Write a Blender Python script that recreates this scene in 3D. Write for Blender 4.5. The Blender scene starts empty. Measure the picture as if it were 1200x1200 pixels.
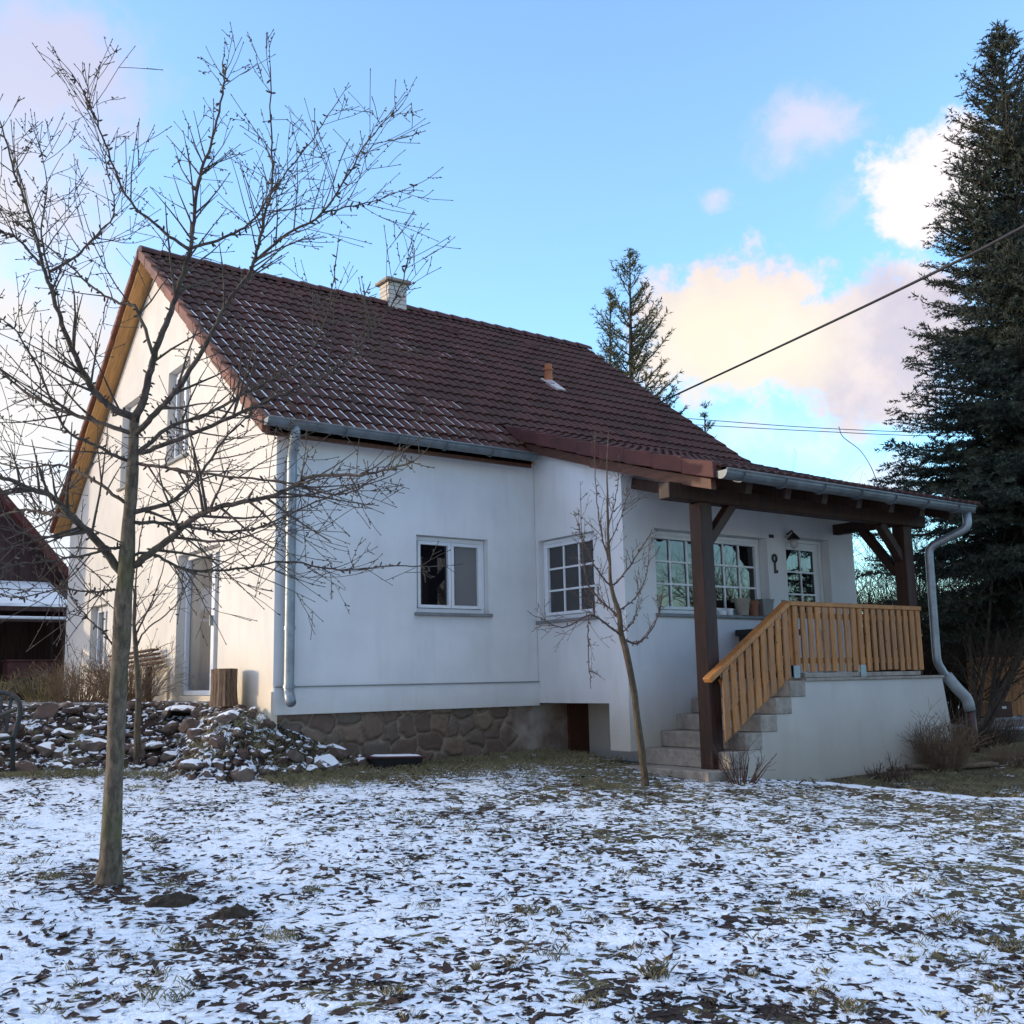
import bpy, bmesh, math, random
import numpy as np
from mathutils import Vector, Matrix, noise as mnoise
random.seed(7); rng = np.random.default_rng(7)
SC = 1.18                                   # scene units were measured relative to the lens; SC turns them into metres
sc = bpy.context.scene
col = sc.collection

# ------------------------------------------------------------------ camera geometry (for measuring where things stand)
F = 1236.68; PIT = .1586; ROL = -.02; YAW = .6334; CAM = Vector((-4.3512, -10.0, 0))
def _basis():
    cy, sy = math.cos(YAW), math.sin(YAW); cp, sp = math.cos(PIT), math.sin(PIT); cr, sr = math.cos(ROL), math.sin(ROL)
    f = Vector((sy*cp, cy*cp, sp)); r = Vector((cy, -sy, 0)); u = r.cross(f)
    return cr*r + sr*u, -sr*r + cr*u, f
RX, UX, FX = _basis()
def ray(u, v): return FX + RX*((u-600)/F) - UX*((v-600)/F)
def at(u, v, D): return CAM + ray(u, v)*D

# ------------------------------------------------------------------ terrain
def sstep(a, b, x):
    t = min(1, max(0, (x-a)/(b-a))); return t*t*(3-2*t)
def pile_t(x, y):
    d = (y - .01 + .42*x)/1.085
    t = sstep(-.05, 1.25, d)*(1 - sstep(.05, .5, x))
    tc = (1-sstep(-.1, 1.25, x))*sstep(-1.0, -.3, x)*sstep(-.42, .18, y)*(.85 if x < 0 else .8)
    return max(t, tc)
def gz(x, y):
    b = -.83 + .0043*x + .063*y
    if y > 3: b = -.83 + .0043*x + .063*3 + .02*(y-3) if y < 20 else -.83+.0043*x+.189+.34
    if x > 15 or x < -15: b -= .0043*(x-15*(1 if x > 0 else -1))
    if y < -14: b = -.83+.0043*max(-15, min(15, x)) - .882
    # bed in front of the terrace sinks a little behind the edge of the lawn
    s = bed(x, y); b -= .10*s
    right = sstep(6.5, 9, x); b = b*(1-right) + right*(-.86)
    b += (mnoise.noise((x*.7, y*.7, 0))*.03 + mnoise.noise((x*2.3, y*2.3, 3))*.012)
    t = pile_t(x, y)
    if t > 0 and y < 9.5: b = b + (max(b, -.16)-b)*t
    return b
def bed(x, y):
    # 1 inside the garden bed right of the steps
    yl = -2.62 - (x-3.6)*1.0 if x < 4.3 else (-3.32 - (x-4.3)*3.0 if x < 4.7 else -4.62 - (x-4.7)*.75)
    return sstep(0, .35, y-yl+.06*mnoise.noise((x*3, y*3, 5)))*sstep(3.5, 4.2, x)*(1-sstep(10.5, 11.5, x))*(1-sstep(-.5, 2, y))
def gp(u, v, zoff=0):
    d = ray(u, v); t = 3.0
    for _ in range(2000):
        p = CAM + d*t
        if p.z < gz(p.x, p.y): break
        t += .02
    p = CAM + d*t; p.z = gz(p.x, p.y)+zoff; return p

# ------------------------------------------------------------------ mesh helpers
class MB:
    def __init__(s): s.v = []; s.f = []; s.a = {}
    def add(s, vs, fs):
        o = len(s.v); s.v += [tuple(p) for p in vs]; s.f += [tuple(i+o for i in f) for f in fs]
    def quad(s, a, b, c, d): s.add([a, b, c, d], [(0, 1, 2, 3)])
    def hexa(s, p): s.add(p, [(0, 3, 2, 1), (4, 5, 6, 7), (0, 1, 5, 4), (1, 2, 6, 5), (2, 3, 7, 6), (3, 0, 4, 7)])
    def box(s, x0, x1, y0, y1, z0, z1):
        s.hexa([(x0, y0, z0), (x1, y0, z0), (x1, y1, z0), (x0, y1, z0), (x0, y0, z1), (x1, y0, z1), (x1, y1, z1), (x0, y1, z1)])
    def mbox(s, M, u0, u1, v0, v1, w0, w1):
        s.hexa([M(u0, v0, w0), M(u1, v0, w0), M(u1, v0, w1), M(u0, v0, w1), M(u0, v1, w0), M(u1, v1, w0), M(u1, v1, w1), M(u0, v1, w1)])
    def beam(s, a, b, w, h, up=(0, 0, 1)):
        a = Vector(a); b = Vector(b); d = (b-a).normalized(); up = Vector(up)
        r = d.cross(up)
        if r.length < 1e-4: r = d.cross(Vector((0, 1, 0)))
        r.normalize(); u = r.cross(d)
        q = [(-w/2, -h/2), (w/2, -h/2), (w/2, h/2), (-w/2, h/2)]
        s.hexa([a + r*i + u*j for i, j in q] + [b + r*i + u*j for i, j in q])
    def tube(s, pts, rad, n=6, cap=True):
        pts = [Vector(p) for p in pts]
        if not hasattr(rad, '__len__'): rad = [rad]*len(pts)
        o = len(s.v); prev = None
        for i, p in enumerate(pts):
            t = (pts[min(i+1, len(pts)-1)] - pts[max(i-1, 0)])
            if t.length < 1e-7: t = Vector((0, 0, 1))
            t.normalize()
            if prev is None:
                r = t.cross(Vector((0, 0, 1)))
                if r.length < .05: r = t.cross(Vector((0, 1, 0)))
            else: r = prev - t*prev.dot(t)
            r.normalize(); prev = r; b = t.cross(r)
            for k in range(n):
                a = 2*math.pi*k/n; s.v.append(tuple(p + (r*math.cos(a) + b*math.sin(a))*rad[i]))
        for i in range(len(pts)-1):
            for k in range(n):
                k2 = (k+1) % n
                s.f.append((o+i*n+k, o+i*n+k2, o+(i+1)*n+k2, o+(i+1)*n+k))
        if cap:
            s.f.append(tuple(o+k for k in range(n))[::-1]); e = o+(len(pts)-1)*n
            s.f.append(tuple(e+k for k in range(n)))
    def build(s, name, mat, parent=None, smooth=False, bevel=0, fix=False, subsurf=0):
        me = bpy.data.meshes.new(name); me.from_pydata(s.v, [], s.f); me.update()
        for k, arr in s.a.items():
            at_ = me.attributes.new(k, 'FLOAT', 'POINT'); at_.data.foreach_set('value', np.asarray(arr, dtype=np.float32))
        if fix or bevel:
            bm = bmesh.new(); bm.from_mesh(me)
            bmesh.ops.recalc_face_normals(bm, faces=bm.faces)
            if bevel:
                bmesh.ops.bevel(bm, geom=list(bm.edges), offset=bevel, segments=1, affect='EDGES', profile=.6)
            bm.to_mesh(me); bm.free()
        me.materials.append(mat)
        if smooth: me.polygons.foreach_set('use_smooth', [True]*len(me.polygons))
        o = bpy.data.objects.new(name, me); col.objects.link(o); o.parent = parent
        return o
def tag(o, label=None, cat=None, group=None, kind=None):
    if label: o['label'] = label
    if cat: o['category'] = cat
    if group: o['group'] = group
    if kind: o['kind'] = kind
    return o
def empty(name, loc, label, cat, group=None):
    o = bpy.data.objects.new(name, None); col.objects.link(o); o.location = loc; o.empty_display_size = .2
    return tag(o, label, cat, group)
def child_build(mb, name, mat, root, **k):
    """vertices given in world space, root an unrotated empty"""
    L = Vector(root.location); mb.v = [tuple(Vector(p)-L) for p in mb.v]
    return mb.build(name, mat, root, **k)

# ------------------------------------------------------------------ materials
def newmat(name):
    m = bpy.data.materials.new(name); m.use_nodes = True; nt = m.node_tree
    b = nt.nodes['Principled BSDF']; return m, nt, b
def N(nt, t, **k):
    n = nt.nodes.new(t)
    for a, v in k.items(): setattr(n, a, v)
    return n
def val(nt, x, sock):
    if isinstance(x, (int, float)): sock.default_value = x
    else: nt.links.new(x, sock)
def mth(nt, op, a, b=None, c=None, clamp=False):
    n = N(nt, 'ShaderNodeMath', operation=op, use_clamp=clamp); val(nt, a, n.inputs[0])
    if b is not None: val(nt, b, n.inputs[1])
    if c is not None: val(nt, c, n.inputs[2])
    return n.outputs[0]
def smooth(nt, x, a, b):
    n = N(nt, 'ShaderNodeMapRange', interpolation_type='SMOOTHSTEP'); nt.links.new(x, n.inputs[0])
    n.inputs[1].default_value = a; n.inputs[2].default_value = b; return n.outputs[0]
def ntex(nt, co, scale, detail=3, rough=.55, dist=0, out=0):
    n = N(nt, 'ShaderNodeTexNoise'); n.inputs['Scale'].default_value = scale; n.inputs['Detail'].default_value = detail
    n.inputs['Roughness'].default_value = rough; n.inputs['Distortion'].default_value = dist
    if co is not None: nt.links.new(co, n.inputs['Vector'])
    return n.outputs[out]
def mapv(nt, co, s):
    n = N(nt, 'ShaderNodeMapping'); nt.links.new(co, n.inputs[0]); n.inputs['Scale'].default_value = s; return n.outputs[0]
def rgb(c): return (c[0], c[1], c[2], 1)
def mixc(nt, f, a, b, mode='MIX'):
    n = N(nt, 'ShaderNodeMix', data_type='RGBA', blend_type=mode); val(nt, f, n.inputs[0])
    for x, s in ((a, n.inputs[6]), (b, n.inputs[7])):
        if isinstance(x, tuple): s.default_value = rgb(x)
        else: nt.links.new(x, s)
    return n.outputs[2]
def geo(nt): return N(nt, 'ShaderNodeNewGeometry')
def oco(nt): return N(nt, 'ShaderNodeTexCoord').outputs['Object']
def bump(nt, b, h, strength=.4, dist=.02):
    n = N(nt, 'ShaderNodeBump'); n.inputs['Strength'].default_value = strength; n.inputs['Distance'].default_value = dist
    nt.links.new(h, n.inputs['Height']); nt.links.new(n.outputs[0], b.inputs['Normal']); return n
def simple(name, c, rough=.7, var=.25, scale=8, metal=0, bmp=.2, stretch=None, spec=.4, rnd=0):
    m, nt, b = newmat(name); co = oco(nt)
    if stretch: co = mapv(nt, co, stretch)
    n1 = ntex(nt, co, scale, 5, .65); n2 = ntex(nt, co, scale*.17, 2)
    f = mth(nt, 'MULTIPLY_ADD', n1, .7, mth(nt, 'MULTIPLY', n2, .3))
    k = smooth(nt, f, .3, .7)
    cc = mixc(nt, k, tuple(x*(1-var) for x in c), tuple(min(1, x*(1+var)) for x in c))
    if rnd:
        oi = N(nt, 'ShaderNodeObjectInfo').outputs['Random']
        cc = mixc(nt, mth(nt, 'MULTIPLY', oi, rnd), cc, tuple(.28*x+.28*sum(c)/3 for x in c))
        kn = N(nt, 'ShaderNodeTexVoronoi'); kn.inputs['Scale'].default_value = 9; nt.links.new(oco(nt), kn.inputs['Vector'])
        cc = mixc(nt, mth(nt, 'SUBTRACT', 1, smooth(nt, kn.outputs['Distance'], .07, .14)), cc, tuple(.3*x for x in c))
    nt.links.new(cc, b.inputs['Base Color']); b.inputs['Roughness'].default_value = rough; b.inputs['Metallic'].default_value = metal
    b.inputs['Specular IOR Level'].default_value = spec
    if bmp: bump(nt, b, f, bmp, .01)
    return m
def plaster(name, c, dirt_lo, dirt_hi, dirt_col=(.42, .33, .2)):
    m, nt, b = newmat(name); g = geo(nt).outputs['Position']
    n1 = ntex(nt, g, 1.3, 4); n2 = ntex(nt, g, 60, 3); n3 = ntex(nt, mapv(nt, g, (3, 3, .5)), 2, 5)
    base = mixc(nt, smooth(nt, n1, .3, .7), tuple(x*.89 for x in c), c)
    base = mixc(nt, mth(nt, 'MULTIPLY', smooth(nt, n3, .48, .8), .32), base, tuple(x*.72 for x in c))
    sep = N(nt, 'ShaderNodeSeparateXYZ'); nt.links.new(g, sep.inputs[0])
    h = mth(nt, 'ADD', sep.outputs[2], mth(nt, 'MULTIPLY', mth(nt, 'SUBTRACT', n3, .5), .7))
    d = N(nt, 'ShaderNodeMapRange', interpolation_type='SMOOTHSTEP'); nt.links.new(h, d.inputs[0])
    d.inputs[1].default_value = dirt_lo; d.inputs[2].default_value = dirt_hi; d.inputs[3].default_value = .55; d.inputs[4].default_value = 0
    base = mixc(nt, d.outputs[0], base, dirt_col)
    nt.links.new(base, b.inputs['Base Color']); b.inputs['Roughness'].default_value = .9; b.inputs['Specular IOR Level'].default_value = .2
    bump(nt, b, mth(nt, 'MULTIPLY_ADD', n2, .5, n1), .25, .006)
    return m
M = {}
M['plaster'] = plaster('plaster', (.80, .79, .775), -.85, .12)
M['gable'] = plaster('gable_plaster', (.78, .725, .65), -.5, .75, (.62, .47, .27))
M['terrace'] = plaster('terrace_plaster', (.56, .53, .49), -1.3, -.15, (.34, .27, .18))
M['concrete'] = simple('step_concrete', (.30, .26, .215), .9, .3, 9, bmp=.35)
M['darkwood'] = simple('stained_wood', (.036, .013, .007), .6, .55, 6, stretch=(4, 4, .5), bmp=.3)
M['fascia'] = simple('fascia_wood', (.085, .030, .015), .6, .45, 6, stretch=(4, .5, 4), bmp=.2)
M['orangewood'] = simple('railing_pine', (.43, .175, .045), .55, .4, 7, stretch=(6, 6, .6), bmp=.25, rnd=.4)
M['soffit'] = simple('soffit_pine', (.50, .26, .09), .6, .3, 5, stretch=(6, .6, .6), bmp=.15)
M['white'] = simple('white_frame', (.80, .81, .82), .35, .04, 5, bmp=0)
M['sill'] = simple('grey_sill', (.22, .22, .22), .55, .2, 9, bmp=.1)
M['gutter'] = simple('gutter_zinc', (.15, .165, .175), .5, .3, 5, metal=.35, bmp=.06)
M['zinc'] = simple('zinc', (.27, .30, .32), .45, .25, 5, metal=.6, bmp=.06)
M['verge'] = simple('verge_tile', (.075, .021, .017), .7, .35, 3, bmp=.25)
M['verge_lit'] = simple('verge_tile_sunlit', (.18, .062, .034), .7, .35, 3, bmp=.25)  # lighter copy of the verge tile, sunlight put into the colour
M['chim'] = None
M['terracotta'] = simple('terracotta', (.42, .15, .06), .7, .25, 8)
M['black'] = simple('dark_paint', (.015, .015, .016), .5, .3, 9)
M['bark'] = None
def bark(name, c1, c2, c3, sc_=1.0):
    m, nt, b = newmat(name); g = geo(nt).outputs['Position']
    n1 = ntex(nt, mapv(nt, g, (14*sc_, 14*sc_, 5*sc_)), 2, 6, .7, .4); n2 = ntex(nt, g, 3.2*sc_, 3)
    base = mixc(nt, smooth(nt, n1, .35, .65), c1, c2)
    base = mixc(nt, smooth(nt, n2, .45, .62), base, mixc(nt, .45, base, c3))
    nt.links.new(base, b.inputs['Base Color']); b.inputs['Roughness'].default_value = .85; b.inputs['Specular IOR Level'].default_value = .25
    bump(nt, b, n1, .7, .012); return m
M['bark'] = bark('cherry_bark', (.075, .058, .040), (.19, .145, .10), (.115, .115, .045))
M['limb'] = bark('limb_bark', (.052, .037, .030), (.13, .098, .078), (.085, .076, .045))
M['twig'] = simple('twig_bark', (.065, .043, .035), .8, .35, 20, bmp=0)
M['ybark'] = bark('young_bark', (.065, .045, .032), (.145, .105, .072), (.09, .078, .042))
M['ytwig'] = simple('young_twig', (.085, .055, .043), .8, .35, 20, bmp=0)
M['shrub'] = simple('dry_shrub', (.18, .12, .075), .9, .45, 6, bmp=0)
M['shrub_red'] = simple('dark_shrub', (.075, .043, .036), .9, .4, 6, bmp=0)
M['bgshrub'] = simple('far_shrub', (.075, .048, .034), .9, .5, 2, bmp=0)
M['leaf'] = simple('fallen_leaf', (.040, .019, .013), .75, .6, 2.5, bmp=0)
M['grass'] = simple('dry_grass', (.20, .165, .085), .85, .45, 1.7, bmp=0)
M['pot'] = simple('clay_pot', (.30, .125, .07), .8, .2, 8)
M['pot2'] = simple('pale_pot', (.34, .29, .23), .8, .15, 8)
M['lamp'] = simple('lamp_metal', (.05, .045, .045), .4, .2, 8, metal=.4)
M['cable'] = simple('cable_rubber', (.025, .02, .02), .6, .2, 5, bmp=0)
M['barnwood'] = simple('barn_boards', (.06, .030, .026), .85, .45, 4, stretch=(5, 5, .5), bmp=.3)
M['barnroof'] = simple('barn_tiles', (.12, .030, .024), .8, .35, 4)
M['snow'] = None
def snowmat():
    m, nt, b = newmat('snow'); g = geo(nt).outputs['Position']; n = ntex(nt, g, 9, 4)
    nt.links.new(mixc(nt, n, (.74, .76, .80), (.86, .87, .89)), b.inputs['Base Color']); b.inputs['Roughness'].default_value = .7
    bump(nt, b, n, .4, .03); return m
M['snow'] = snowmat()
def glass(name, base, ior=2.1, var=0):
    m, nt, b = newmat(name)
    co = oco(nt); n = ntex(nt, co, 1.2, 1)
    nt.links.new(mixc(nt, n, tuple(x*.7 for x in base), tuple(x*1.2 for x in base)), b.inputs['Base Color'])
    b.inputs['Roughness'].default_value = .015; b.inputs['IOR'].default_value = ior; b.inputs['Specular IOR Level'].default_value = .5
    bump(nt, b, ntex(nt, co, 1.6, 1), .05, .02)
    return m
M['glass'] = glass('window_glass', (.008, .008, .010), 1.75)
M['glass_grey'] = glass('curtained_glass', (.16, .155, .15), 1.6)
M['glass_dark'] = glass('dark_glass', (.035, .032, .032), 1.7)
def chim():
    m, nt, b = newmat('chimney_brick'); co = oco(nt)
    br = N(nt, 'ShaderNodeTexBrick'); nt.links.new(mapv(nt, co, (1, 1, 1)), br.inputs['Vector'])
    sw = N(nt, 'ShaderNodeSeparateXYZ'); nt.links.new(co, sw.inputs[0]); cb = N(nt, 'ShaderNodeCombineXYZ')
    nt.links.new(mth(nt, 'ADD', sw.outputs[0], sw.outputs[1]), cb.inputs[0]); nt.links.new(sw.outputs[2], cb.inputs[1]); nt.links.new(cb.outputs[0], br.inputs['Vector'])
    br.inputs['Scale'].default_value = 1; br.inputs['Brick Width'].default_value = .9; br.inputs['Row Height'].default_value = .085
    br.inputs['Mortar Size'].default_value = .008; br.inputs['Color1'].default_value = (.62, .57, .5, 1); br.inputs['Color2'].default_value = (.56, .5, .44, 1); br.inputs['Mortar'].default_value = (.2, .17, .15, 1)
    nt.links.new(br.outputs[0], b.inputs['Base Color']); b.inputs['Roughness'].default_value = .9; bump(nt, b, br.outputs[1], -.5, .01); return m
M['chim'] = chim()
def roofmat(snowy):
    m, nt, b = newmat('roof_tiles' + ('_snow' if snowy else ''))
    g = geo(nt).outputs['Position']
    A = lambda k: N(nt, 'ShaderNodeAttribute', attribute_name=k).outputs['Fac']
    fu, fv, cell, sm = A('fu'), A('fv'), A('cell'), A('snow')
    n1 = ntex(nt, g, 26, 4); n2 = ntex(nt, g, 1.6, 4)
    base = mixc(nt, cell, (.034, .0105, .0092), (.072, .0215, .0175))
    base = mixc(nt, mth(nt, 'MULTIPLY', smooth(nt, n1, .42, .7), .5), base, (.075, .026, .017))
    base = mixc(nt, mth(nt, 'MULTIPLY', smooth(nt, n2, .5, .7), .35), base, (.036, .026, .015))
    # snow lying in the troughs, longer where the roof is colder
    nj = ntex(nt, g, 11, 3)
    w = mth(nt, 'MULTIPLY', smooth(nt, fu, .54, .58), mth(nt, 'SUBTRACT', 1, smooth(nt, fu, .72, .78)))
    w2 = mth(nt, 'MULTIPLY', smooth(nt, fv, .02, .10), mth(nt, 'SUBTRACT', 1, smooth(nt, fv, .90, .97)))
    thr = mth(nt, 'MULTIPLY_ADD', mth(nt, 'SUBTRACT', nj, .5), .9, mth(nt, 'MULTIPLY_ADD', mth(nt, 'SUBTRACT', cell, .5), .5, sm))
    k = mth(nt, 'MULTIPLY', mth(nt, 'MULTIPLY', w, w2), smooth(nt, thr, .38, .55))
    base = mixc(nt, mth(nt, 'MULTIPLY', k, smooth(nt, ntex(nt, g, 3.1, 3), .25, .6)), base, (.66, .68, .74))
    nt.links.new(base, b.inputs['Base Color']); b.inputs['Roughness'].default_value = .78; b.inputs['Specular IOR Level'].default_value = .3
    bump(nt, b, mth(nt, 'MULTIPLY_ADD', k, 1.5, n1), .5, .008); return m
M['roof'] = roofmat(True)
def groundmat():
    m, nt, b = newmat('snowy_lawn'); g = geo(nt).outputs['Position']
    A = lambda k: N(nt, 'ShaderNodeAttribute', attribute_name=k).outputs['Fac']
    sn = A('snow'); gr = A('green')
    n1 = ntex(nt, g, 10.5, 4, .56, 1.2); n2 = ntex(nt, g, 3.6, 4, .6, .3); n3 = ntex(nt, g, .9, 3); n4 = ntex(nt, g, 55, 3)
    f = mth(nt, 'MULTIPLY_ADD', n1, .72, mth(nt, 'MULTIPLY_ADD', n2, .24, mth(nt, 'MULTIPLY', n3, .26)))
    f = mth(nt, 'ADD', f, mth(nt, 'MULTIPLY', mth(nt, 'SUBTRACT', n4, .5), .10))
    f = mth(nt, 'ADD', f, mth(nt, 'MULTIPLY', mth(nt, 'SUBTRACT', sn, .5), .5))
    k = smooth(nt, f, .566, .590)
    soil = mixc(nt, smooth(nt, n4, .35, .65), (.016, .009, .008), (.048, .028, .020))
    grass = mixc(nt, smooth(nt, n4, .35, .65), (.065, .058, .024), (.22, .185, .10))
    gk = mth(nt, 'ADD', smooth(nt, ntex(nt, g, 2.3, 4, .6), .5, .66), gr, clamp=True)
    c = mixc(nt, gk, soil, grass)
    snow = mixc(nt, n2, (.76, .81, .90), (.86, .895, .95))
    c = mixc(nt, k, c, snow)
    nt.links.new(c, b.inputs['Base Color']); b.inputs['Roughness'].default_value = .8; b.inputs['Specular IOR Level'].default_value = .2
    h = mth(nt, 'MULTIPLY_ADD', smooth(nt, f, .45, .7), 1.0, mth(nt, 'MULTIPLY_ADD', n4, .25, mth(nt, 'MULTIPLY', n1, .5)))
    bump(nt, b, h, .7, .03); return m
M['ground'] = groundmat()
def stonemat():
    m, nt, b = newmat('field_stone'); ge = geo(nt); oi = N(nt, 'ShaderNodeObjectInfo')
    g = ge.outputs['Position']; n1 = ntex(nt, g, 9, 5, .65); n2 = ntex(nt, g, 40, 3)
    base = mixc(nt, oi.outputs['Random'], (.115, .065, .047), (.18, .135, .10))
    base = mixc(nt, smooth(nt, n1, .35, .7), mixc(nt, .6, base, (.05, .032, .027)), base)
    sep = N(nt, 'ShaderNodeSeparateXYZ'); nt.links.new(ge.outputs['Normal'], sep.inputs[0])
    k = mth(nt, 'MULTIPLY_ADD', mth(nt, 'SUBTRACT', n1, .5), .6, mth(nt, 'MULTIPLY_ADD', mth(nt, 'SUBTRACT', oi.outputs['Random'], .5), .35, sep.outputs[2]))
    k = smooth(nt, k, .76, .86)
    nt.links.new(mixc(nt, k, base, (.82, .84, .88)), b.inputs['Base Color']); b.inputs['Roughness'].default_value = .85
    bump(nt, b, mth(nt, 'MULTIPLY_ADD', n2, .4, n1), .6, .015); return m
M['stone'] = stonemat()
def plinthmat():
    m, nt, b = newmat('plinth_stone'); g = geo(nt).outputs['Position']
    A = lambda k: N(nt, 'ShaderNodeAttribute', attribute_name=k).outputs['Fac']
    n1 = ntex(nt, g, 14, 6, .7); n2 = ntex(nt, g, 3, 3)
    r = N(nt, 'ShaderNodeValToRGB'); nt.links.new(A('cell'), r.inputs[0]); cr = r.color_ramp
    cr.elements[0].color = (.135, .085, .06, 1); cr.elements[1].color = (.24, .175, .115, 1)
    for p, c in ((.3, (.19, .125, .09)), (.55, (.15, .115, .085)), (.75, (.22, .145, .10))):
        e = cr.elements.new(p); e.color = rgb(c)
    base = mixc(nt, smooth(nt, n1, .3, .7), mixc(nt, .5, r.outputs[0], (.09, .065, .05)), r.outputs[0])
    mort = mixc(nt, n1, (.22, .17, .12), (.36, .285, .205))
    base = mixc(nt, A('mortar'), base, mort)
    base = mixc(nt, A('patch'), base, mixc(nt, smooth(nt, n2, .35, .65), (.24, .16, .12), (.42, .35, .29)))
    nt.links.new(base, b.inputs['Base Color']); b.inputs['Roughness'].default_value = .9; bump(nt, b, n1, .6, .012); return m
M['plinth'] = plinthmat()
def needlemat(name, c1, c2):
    m, nt, b = newmat(name); g = geo(nt).outputs['Position']; n = ntex(nt, g, 1.6, 4, .7)
    nt.links.new(mixc(nt, smooth(nt, n, .35, .65), c1, c2), b.inputs['Base Color']); b.inputs['Roughness'].default_value = .65; b.inputs['Specular IOR Level'].default_value = .3
    return m
M['needle'] = needlemat('spruce_needles', (.013, .021, .015), (.050, .056, .032))
M['needle2'] = needlemat('young_spruce_needles', (.040, .052, .024), (.13, .125, .05))

# ------------------------------------------------------------------ ground
def axis(lo, hi, st, far):
    a = list(np.arange(lo, hi+1e-6, st)); s = st; p = hi
    up = []
    while p < far: s *= 1.22; p += s; up.append(p)
    s = st; p = lo; dn = []
    while p > -far: s *= 1.22; p -= s; dn.append(p)
    return dn[::-1] + a + up
gx = axis(-6.5, 9.5, .075, 900); gy = axis(-10.2, 7, .075, 900)
mb = MB(); sn = []; gn = []
for y in gy:
    for x in gx:
        z = gz(x, y); t = pile_t(x, y); bd = bed(x, y)
        s = .5
        s += .06*mnoise.noise((x*.5, y*.5, 9))
        # thin worn strip of grass along the house and around the young tree
        if -.2 < x < 7:
            strip = sstep(-1.5, -.4, y)*(1-sstep(2.6, 3.6, x)); strip2 = math.exp(-((x-2.35)**2/.5 + (y+2.35)**2/.10)); strip3 = sstep(-2.7, -2.2, y)*(1-sstep(3.4, 3.9, x))*sstep(1.6, 2.4, x)
            st = max(strip, strip2, strip3*.9)
        else: st = 0
        if x < .2: st = max(st, .55*math.exp(-((y-.01+.42*x+.25)/.22)**2))
        near = sstep(-6.0, -9, y)
        s -= .24*st; s -= .42*bd*(.75+1.2*mnoise.noise((x*1.3, y*1.3, 2)))
        edge = 1.0 if 3.5 < x < 9 and y < -2.2 and max(bed(x+.12, y+.2), bed(x, y+.25), bed(x+.2, y+.05)) > .15 and bd < .55 else 0
        s += .22*edge + (.42*bd*(.75+1.2*mnoise.noise((x*1.3, y*1.3, 2))) if edge else 0)
        s -= .10*sstep(.5, 3.5, x)*(1-sstep(-2.6, -2.2, y))*(1-edge)
        s += .07*sstep(1.5, -2.5, x)*sstep(-7, -4, y)
        # bare earth round the old tree
        r = math.hypot((x+2.56)*.8, y+3.69); s -= .22*math.exp(-(r/.42)**2)
        if t > .05: s = .34; st = 0; bd = 0
        if y > 8 or x > 9: s += .03
        s -= .35*sstep(7.2, 8.2, x)*sstep(-4, -2, y)*(1-sstep(9.9, 10.3, x))
        mb.v.append((x, y, z)); sn.append(s); gn.append(max(st, bd*.30, .5*sstep(-1, 3, x)))
nx = len(gx)
for j in range(len(gy)-1):
    for i in range(nx-1): mb.f.append((j*nx+i, j*nx+i+1, (j+1)*nx+i+1, (j+1)*nx+i))
mb.a = {'snow': sn, 'green': gn}
tag(mb.build('ground', M['ground'], smooth=True), kind='structure')

# ------------------------------------------------------------------ HOUSE
house = empty('house', (0, 0, 0), 'white plastered cottage with brown tiled roof and a covered wooden porch', 'house')
W = 8.339; KR = .7636; A_ = 3.33; B_ = 1.563; XR = 7.6; XE = 7.375; ZB = -.2867
def roofz(y): return 2.62 + KR*(min(y, 2*4.17-y)+.217)      # top of main roof
KY, KZ, PY, PZ = .45, 2.62+KR*.667, -3.08, 2.0
def catz(y):
    if y >= KY: return roofz(y)
    t = (KY-y)/(KY-PY); return KZ + (PZ-KZ)*t + (-.05*math.sin(math.pi*min(1, t*1.0)))*.6
RT = .13
def wall_panel(mb, Mf, us, bot, top, holes, depth):
    us = sorted(set([us[0], us[-1]] + list(us) + [h[k] for h in holes for k in (0, 1)]))
    for a, b in zip(us, us[1:]):
        m_ = (a+b)/2; hs = sorted([h for h in holes if h[0] <= m_ <= h[1]], key=lambda h: h[2])
        lo = (bot(a), bot(b))
        for h in hs:
            if h[2] > max(lo): mb.quad(Mf(a, lo[0], 0), Mf(b, lo[1], 0), Mf(b, h[2], 0), Mf(a, h[2], 0))
            lo = (h[3], h[3])
        mb.quad(Mf(a, lo[0], 0), Mf(b, lo[1], 0), Mf(b, top(b), 0), Mf(a, top(a), 0))
    for u0, u1, v0, v1 in holes:
        d = depth
        mb.quad(Mf(u0, v0, 0), Mf(u0, v1, 0), Mf(u0, v1, d), Mf(u0, v0, d)); mb.quad(Mf(u1, v0, 0), Mf(u1, v1, 0), Mf(u1, v1, d), Mf(u1, v0, d))
        mb.quad(Mf(u0, v1, 0), Mf(u1, v1, 0), Mf(u1, v1, d), Mf(u0, v1, d)); mb.quad(Mf(u0, v0, 0), Mf(u1, v0, 0), Mf(u1, v0, d), Mf(u0, v0, d))
Mfront = lambda u, v, w: (u, w, v)                # facade: u = x, w = into the house
Mext = lambda u, v, w: (u, -B_+w, v)
Mgab = lambda u, v, w: (w, u, v)                  # gable: u = y
Mside = lambda u, v, w: (A_+w, u, v)
# facade
mb = MB(); wall_panel(mb, Mfront, [0, A_], lambda u: ZB, lambda u: roofz(0)-RT-.02, [(1.665, 2.633, .763, 1.628)], .17)
mb.quad((0, 0, ZB), (A_, 0, ZB), (A_, .3, ZB), (0, .3, ZB))
mb.build('main_wall', M['plaster'], house)
mb = MB(); mb.box(0.005, A_-.003, -.016, .05, ZB-.004, -.022); bb = mb.build('wall_base_band', M['plaster'], house)
mb = MB(); mb.box(.012, A_-.006, -.030, .04, -.021, -.010); mb.build('ledge_shadow_strip', M['sill'], bb)  # dark strip standing in for the shadow line under the ledge
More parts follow.
